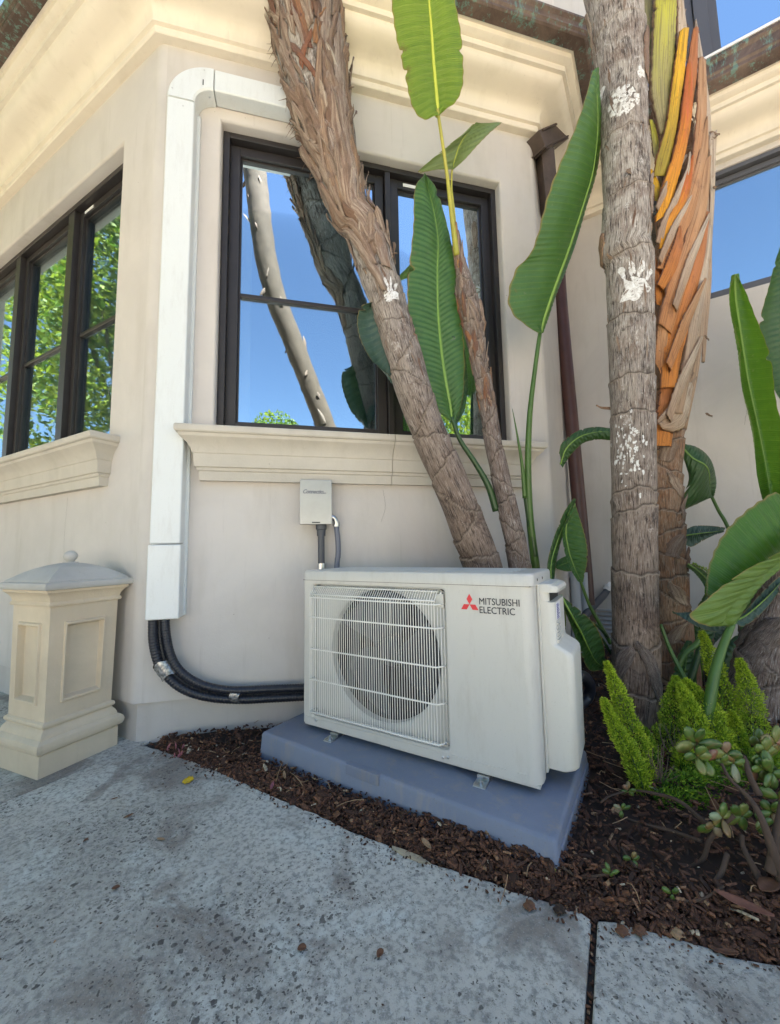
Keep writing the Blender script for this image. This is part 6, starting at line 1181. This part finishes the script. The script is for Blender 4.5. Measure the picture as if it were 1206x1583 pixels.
litter('fallen_leaf', 'tan curled leaf on the concrete below and left of the yellow leaf', 'leaf', 248, 1298, .026, .008, M['tanleaf'], -20)
litter('fallen_leaf', 'small reddish leaf scrap on the concrete in front of the pedestal', 'leaf', 132, 1299, .012, .008, M['brownleaf'], 70)
litter('fallen_leaf', 'brown crumpled leaf scrap in the middle of the left slab', 'leaf', 178, 1374, .016, .011, M['brownleaf'], 10, curl=.6)
litter('fallen_leaf', 'round dark leaf piece nearest the lower middle of the concrete', 'leaf', 466, 1467, .016, .014, M['brownleaf'], 0, curl=.4)
litter('fallen_leaf', 'pair-like dark brown curled leaf scrap right of the lower middle of the concrete', 'leaf', 587, 1476, .016, .012, M['brownleaf'], 60, curl=.7)
litter('fallen_leaf', 'pink folded leaf on the bark in front of the left end of the pad', 'leaf', 420, 1217, .034, .010, M['pinkleaf'], 95, curl=.9)
litter('fallen_leaf', 'long tan leaf standing in the bark left of the pad handle', 'leaf', 439, 1200, .040, .009, M['tanleaf'], 110, curl=.7)
litter('fallen_leaf', 'pale orange-brown leaf in the bark below the middle of the pad', 'leaf', 660, 1306, .034, .014, M['tanleaf'], 120, curl=.5)
litter('fallen_leaf', 'rusty leaf on the bark right of the pale orange-brown one under the pad front', 'leaf', 714, 1300, .022, .012, M['brownleaf'], 30, curl=.5)
litter('bark_slab', 'long reddish strip of bark lying on the mulch at the lower right', 'bark', 1150, 1402, .085, .024, M['barkstrip'], -50, curl=.5)
litter('bark_slab', 'flat reddish bark piece at the slab edge at the lower right corner', 'bark', 1120, 1472, .045, .018, M['brownleaf'], -20, curl=.4)
litter('bark_slab', 'broad brown bark flake just above the right slab', 'bark', 1190, 1372, .05, .03, M['brownleaf'], 20, curl=.4)
for k, (px, py, lb) in enumerate(((990, 1437, 'small brown bark chip on the right slab next to the open joint'), (963, 1438, 'dark bark chip on the right slab nearest the open joint'), (1048, 1442, 'lone pinkish bark chip on the right slab edge'), (820, 1399, 'dark bark chip on the main slab left of the open joint'), (866, 1405, 'clump of dark bark on the slab just left of the joint top'))):
    c = gz(px, py, .006); tag(part('bark_chip', *lump(c, .010, sq=.5), [M['brownleaf'], M['brownleaf'], M['tanleaf'], M['brownleaf'], M['soil']][k], None, smooth=True), lb, 'bark chip', 'loose bark chips on the slabs')
c = gz(655, 1320, .004); tag(part('broken_edge_stone', *lump(c, .022, sq=.35), M['stonechip'], None, smooth=True), 'pale broken cement lump at the slab edge below the pad', 'stone') if False else None
P = [gz(px, py, .012) for px, py in ((606, 1300), (625, 1306), (650, 1316), (668, 1328), (650, 1326), (625, 1316), (608, 1306))]
tag(part('mortar_spill', *poly_slab(P, -.03, .004), M['stonechip'], None, bevel=.003), 'rough pale mortar patch at the slab edge in front of the pad', 'mortar')
# ================================================================== WHAT THE WINDOWS REFLECT (all of it stands in the garden behind and beside the camera)
def crown(par, c, rad, n, seed, size=.10, name='crown', tone=.0, mat=None):
    g = np.random.default_rng(seed); k = 16; cc = g.normal(0, .55, (k, 3))*np.array(rad)+np.array(c); idx = g.integers(0, k, n); d = g.normal(0, 1, (n, 3)); d /= np.linalg.norm(d, axis=1)[:, None]
    P = cc[idx]+d*np.array(rad)*.42*g.uniform(.5, 1, n)[:, None]**.5; P[:, 2] = np.maximum(P[:, 2], .05)
    a = g.normal(0, 1, (n, 3)); a /= np.linalg.norm(a, axis=1)[:, None]; b = np.cross(a, g.normal(0, 1, (n, 3))); b /= np.linalg.norm(b, axis=1)[:, None]; s = size*g.uniform(.6, 1.3, n)[:, None]
    V = np.stack([P-a*s, P+b*s*.45, P+a*s, P-b*s*.45], 1).reshape(-1, 3); return part(name, V, [(4*i, 4*i+1, 4*i+2, 4*i+3) for i in range(n)], mat or M['hedge'], par, attr=dict(tone=np.repeat(np.clip(g.beta(2, 2, n)+tone, 0, 1), 4)))
def tree(label, x, y, h, rad, n, seed, tone=0., size=.10):
    t = thing('garden_tree', label, 'tree', (x, y, -.06), group='trees of the garden that the windows mirror'); part('trunk', *tube([(x, y, -.06), (x+.1, y, h*.4), (x-.05, y+.1, h*.8)], [.13, .09, .05], 10, res=10), M['barkd'], t, smooth=True)
    for k in range(4): a = k*1.6+seed; part('limb', *tube([(x, y, h*.4), (x+.4*math.cos(a)*rad[0], y+.4*math.sin(a)*rad[1], h*.7)], [.05, .02], 6, res=5), M['barkd'], t, smooth=True)
    crown(t, (x, y, h*.72), rad, n, seed, size, tone=tone); return t
tree('broad sunlit leafy tree mirrored in the left windows', -4.6, .55, 5.2, (1.5, 1.4, 2.4), 26000, 1, .15, .055)
tree('yellow-green leafy tree mirrored in the left windows beside the broad one', -6.4, 2.0, 6.4, (1.7, 1.7, 2.8), 26000, 2, .25, .06)
tree('low bushy tree mirrored at the foot of the left windows', -4.4, -1.2, 4.4, (1.4, 1.2, 1.9), 22000, 3, .0, .05)
tree('bright green round bush tree mirrored in the right half of the bay window', 8.6, -8.6, 6.4, (2.6, 2.2, 2.2), 16000, 4, .25, .09)
tree('round olive green tree mirrored at the bottom of the bay window', 3.6, -13.5, 6.6, (2.3, 2.0, 2.0), 14000, 5, .1, .09)
hs = thing('neighbour_house', 'pale low neighbouring house across the garden, mirrored low in the bay window', 'house', (-1.5, -16, 0))
part('wall', *boxm(-4.5, 1.9, -19, -14.5, -.06, 5.8), M['stucco'], hs)
part('roof', [(-5, -19.5, 5.8), (2.4, -19.5, 5.8), (2.4, -14, 5.8), (-5, -14, 5.8), (-3.5, -16.7, 7.0), (.8, -16.7, 7.0)], [(0, 1, 5, 4), (1, 2, 5), (2, 3, 4, 5), (3, 0, 4)], M['roof'], hs)
part('window', *boxm(-1, .4, -14.49, -14.45, 3.8, 5.2), M['frame'], hs)
# second leaning palm behind the camera, seen only as the reflection in the left sash
nbv = NB; pln = C0-NB*.10
def mir(P): return P-2*((P-pln)@nbv)*nbv
ym = [(350, -60), (372, 120), (388, 230), (397, 295), (409, 391), (428, 467), (451, 524), (473, 581), (500, 650), (545, 760), (580, 850)]
pts = [mir(at(x, y, 4.4)) for x, y in ym][::-1]
rp = thing('leaning_palm', 'shaggy leaning trunk behind the viewpoint, mirrored in the left pane of the bay window', 'tree', pts[0])
V, Fc = tube(cr(pts, 80), [.11, .11, .12, .135, .14, .13], 20); V = np.array(V); V += rng.normal(0, .004, V.shape); part('trunk', V, Fc, M['barkd'], rp, smooth=True, uv=[(i % 20/20, i//20*.08) for i in range(len(V))])  # the shade on this trunk is put into its darker bark colour
for k in range(40):
    i = rng.integers(12, 60); c = cr(pts, 80)[i]; a = rng.uniform(0, 6.28); d = np.array([math.cos(a), math.sin(a), 0]); L_ = rng.uniform(.08, .3); blade_leaf(rp, c+d*.105, d*.25+np.array([-.3, 0, rng.choice([-1, 1])*rng.uniform(.5, 1)]), L_*.7, .02, M['husk'], 'husk_strip')
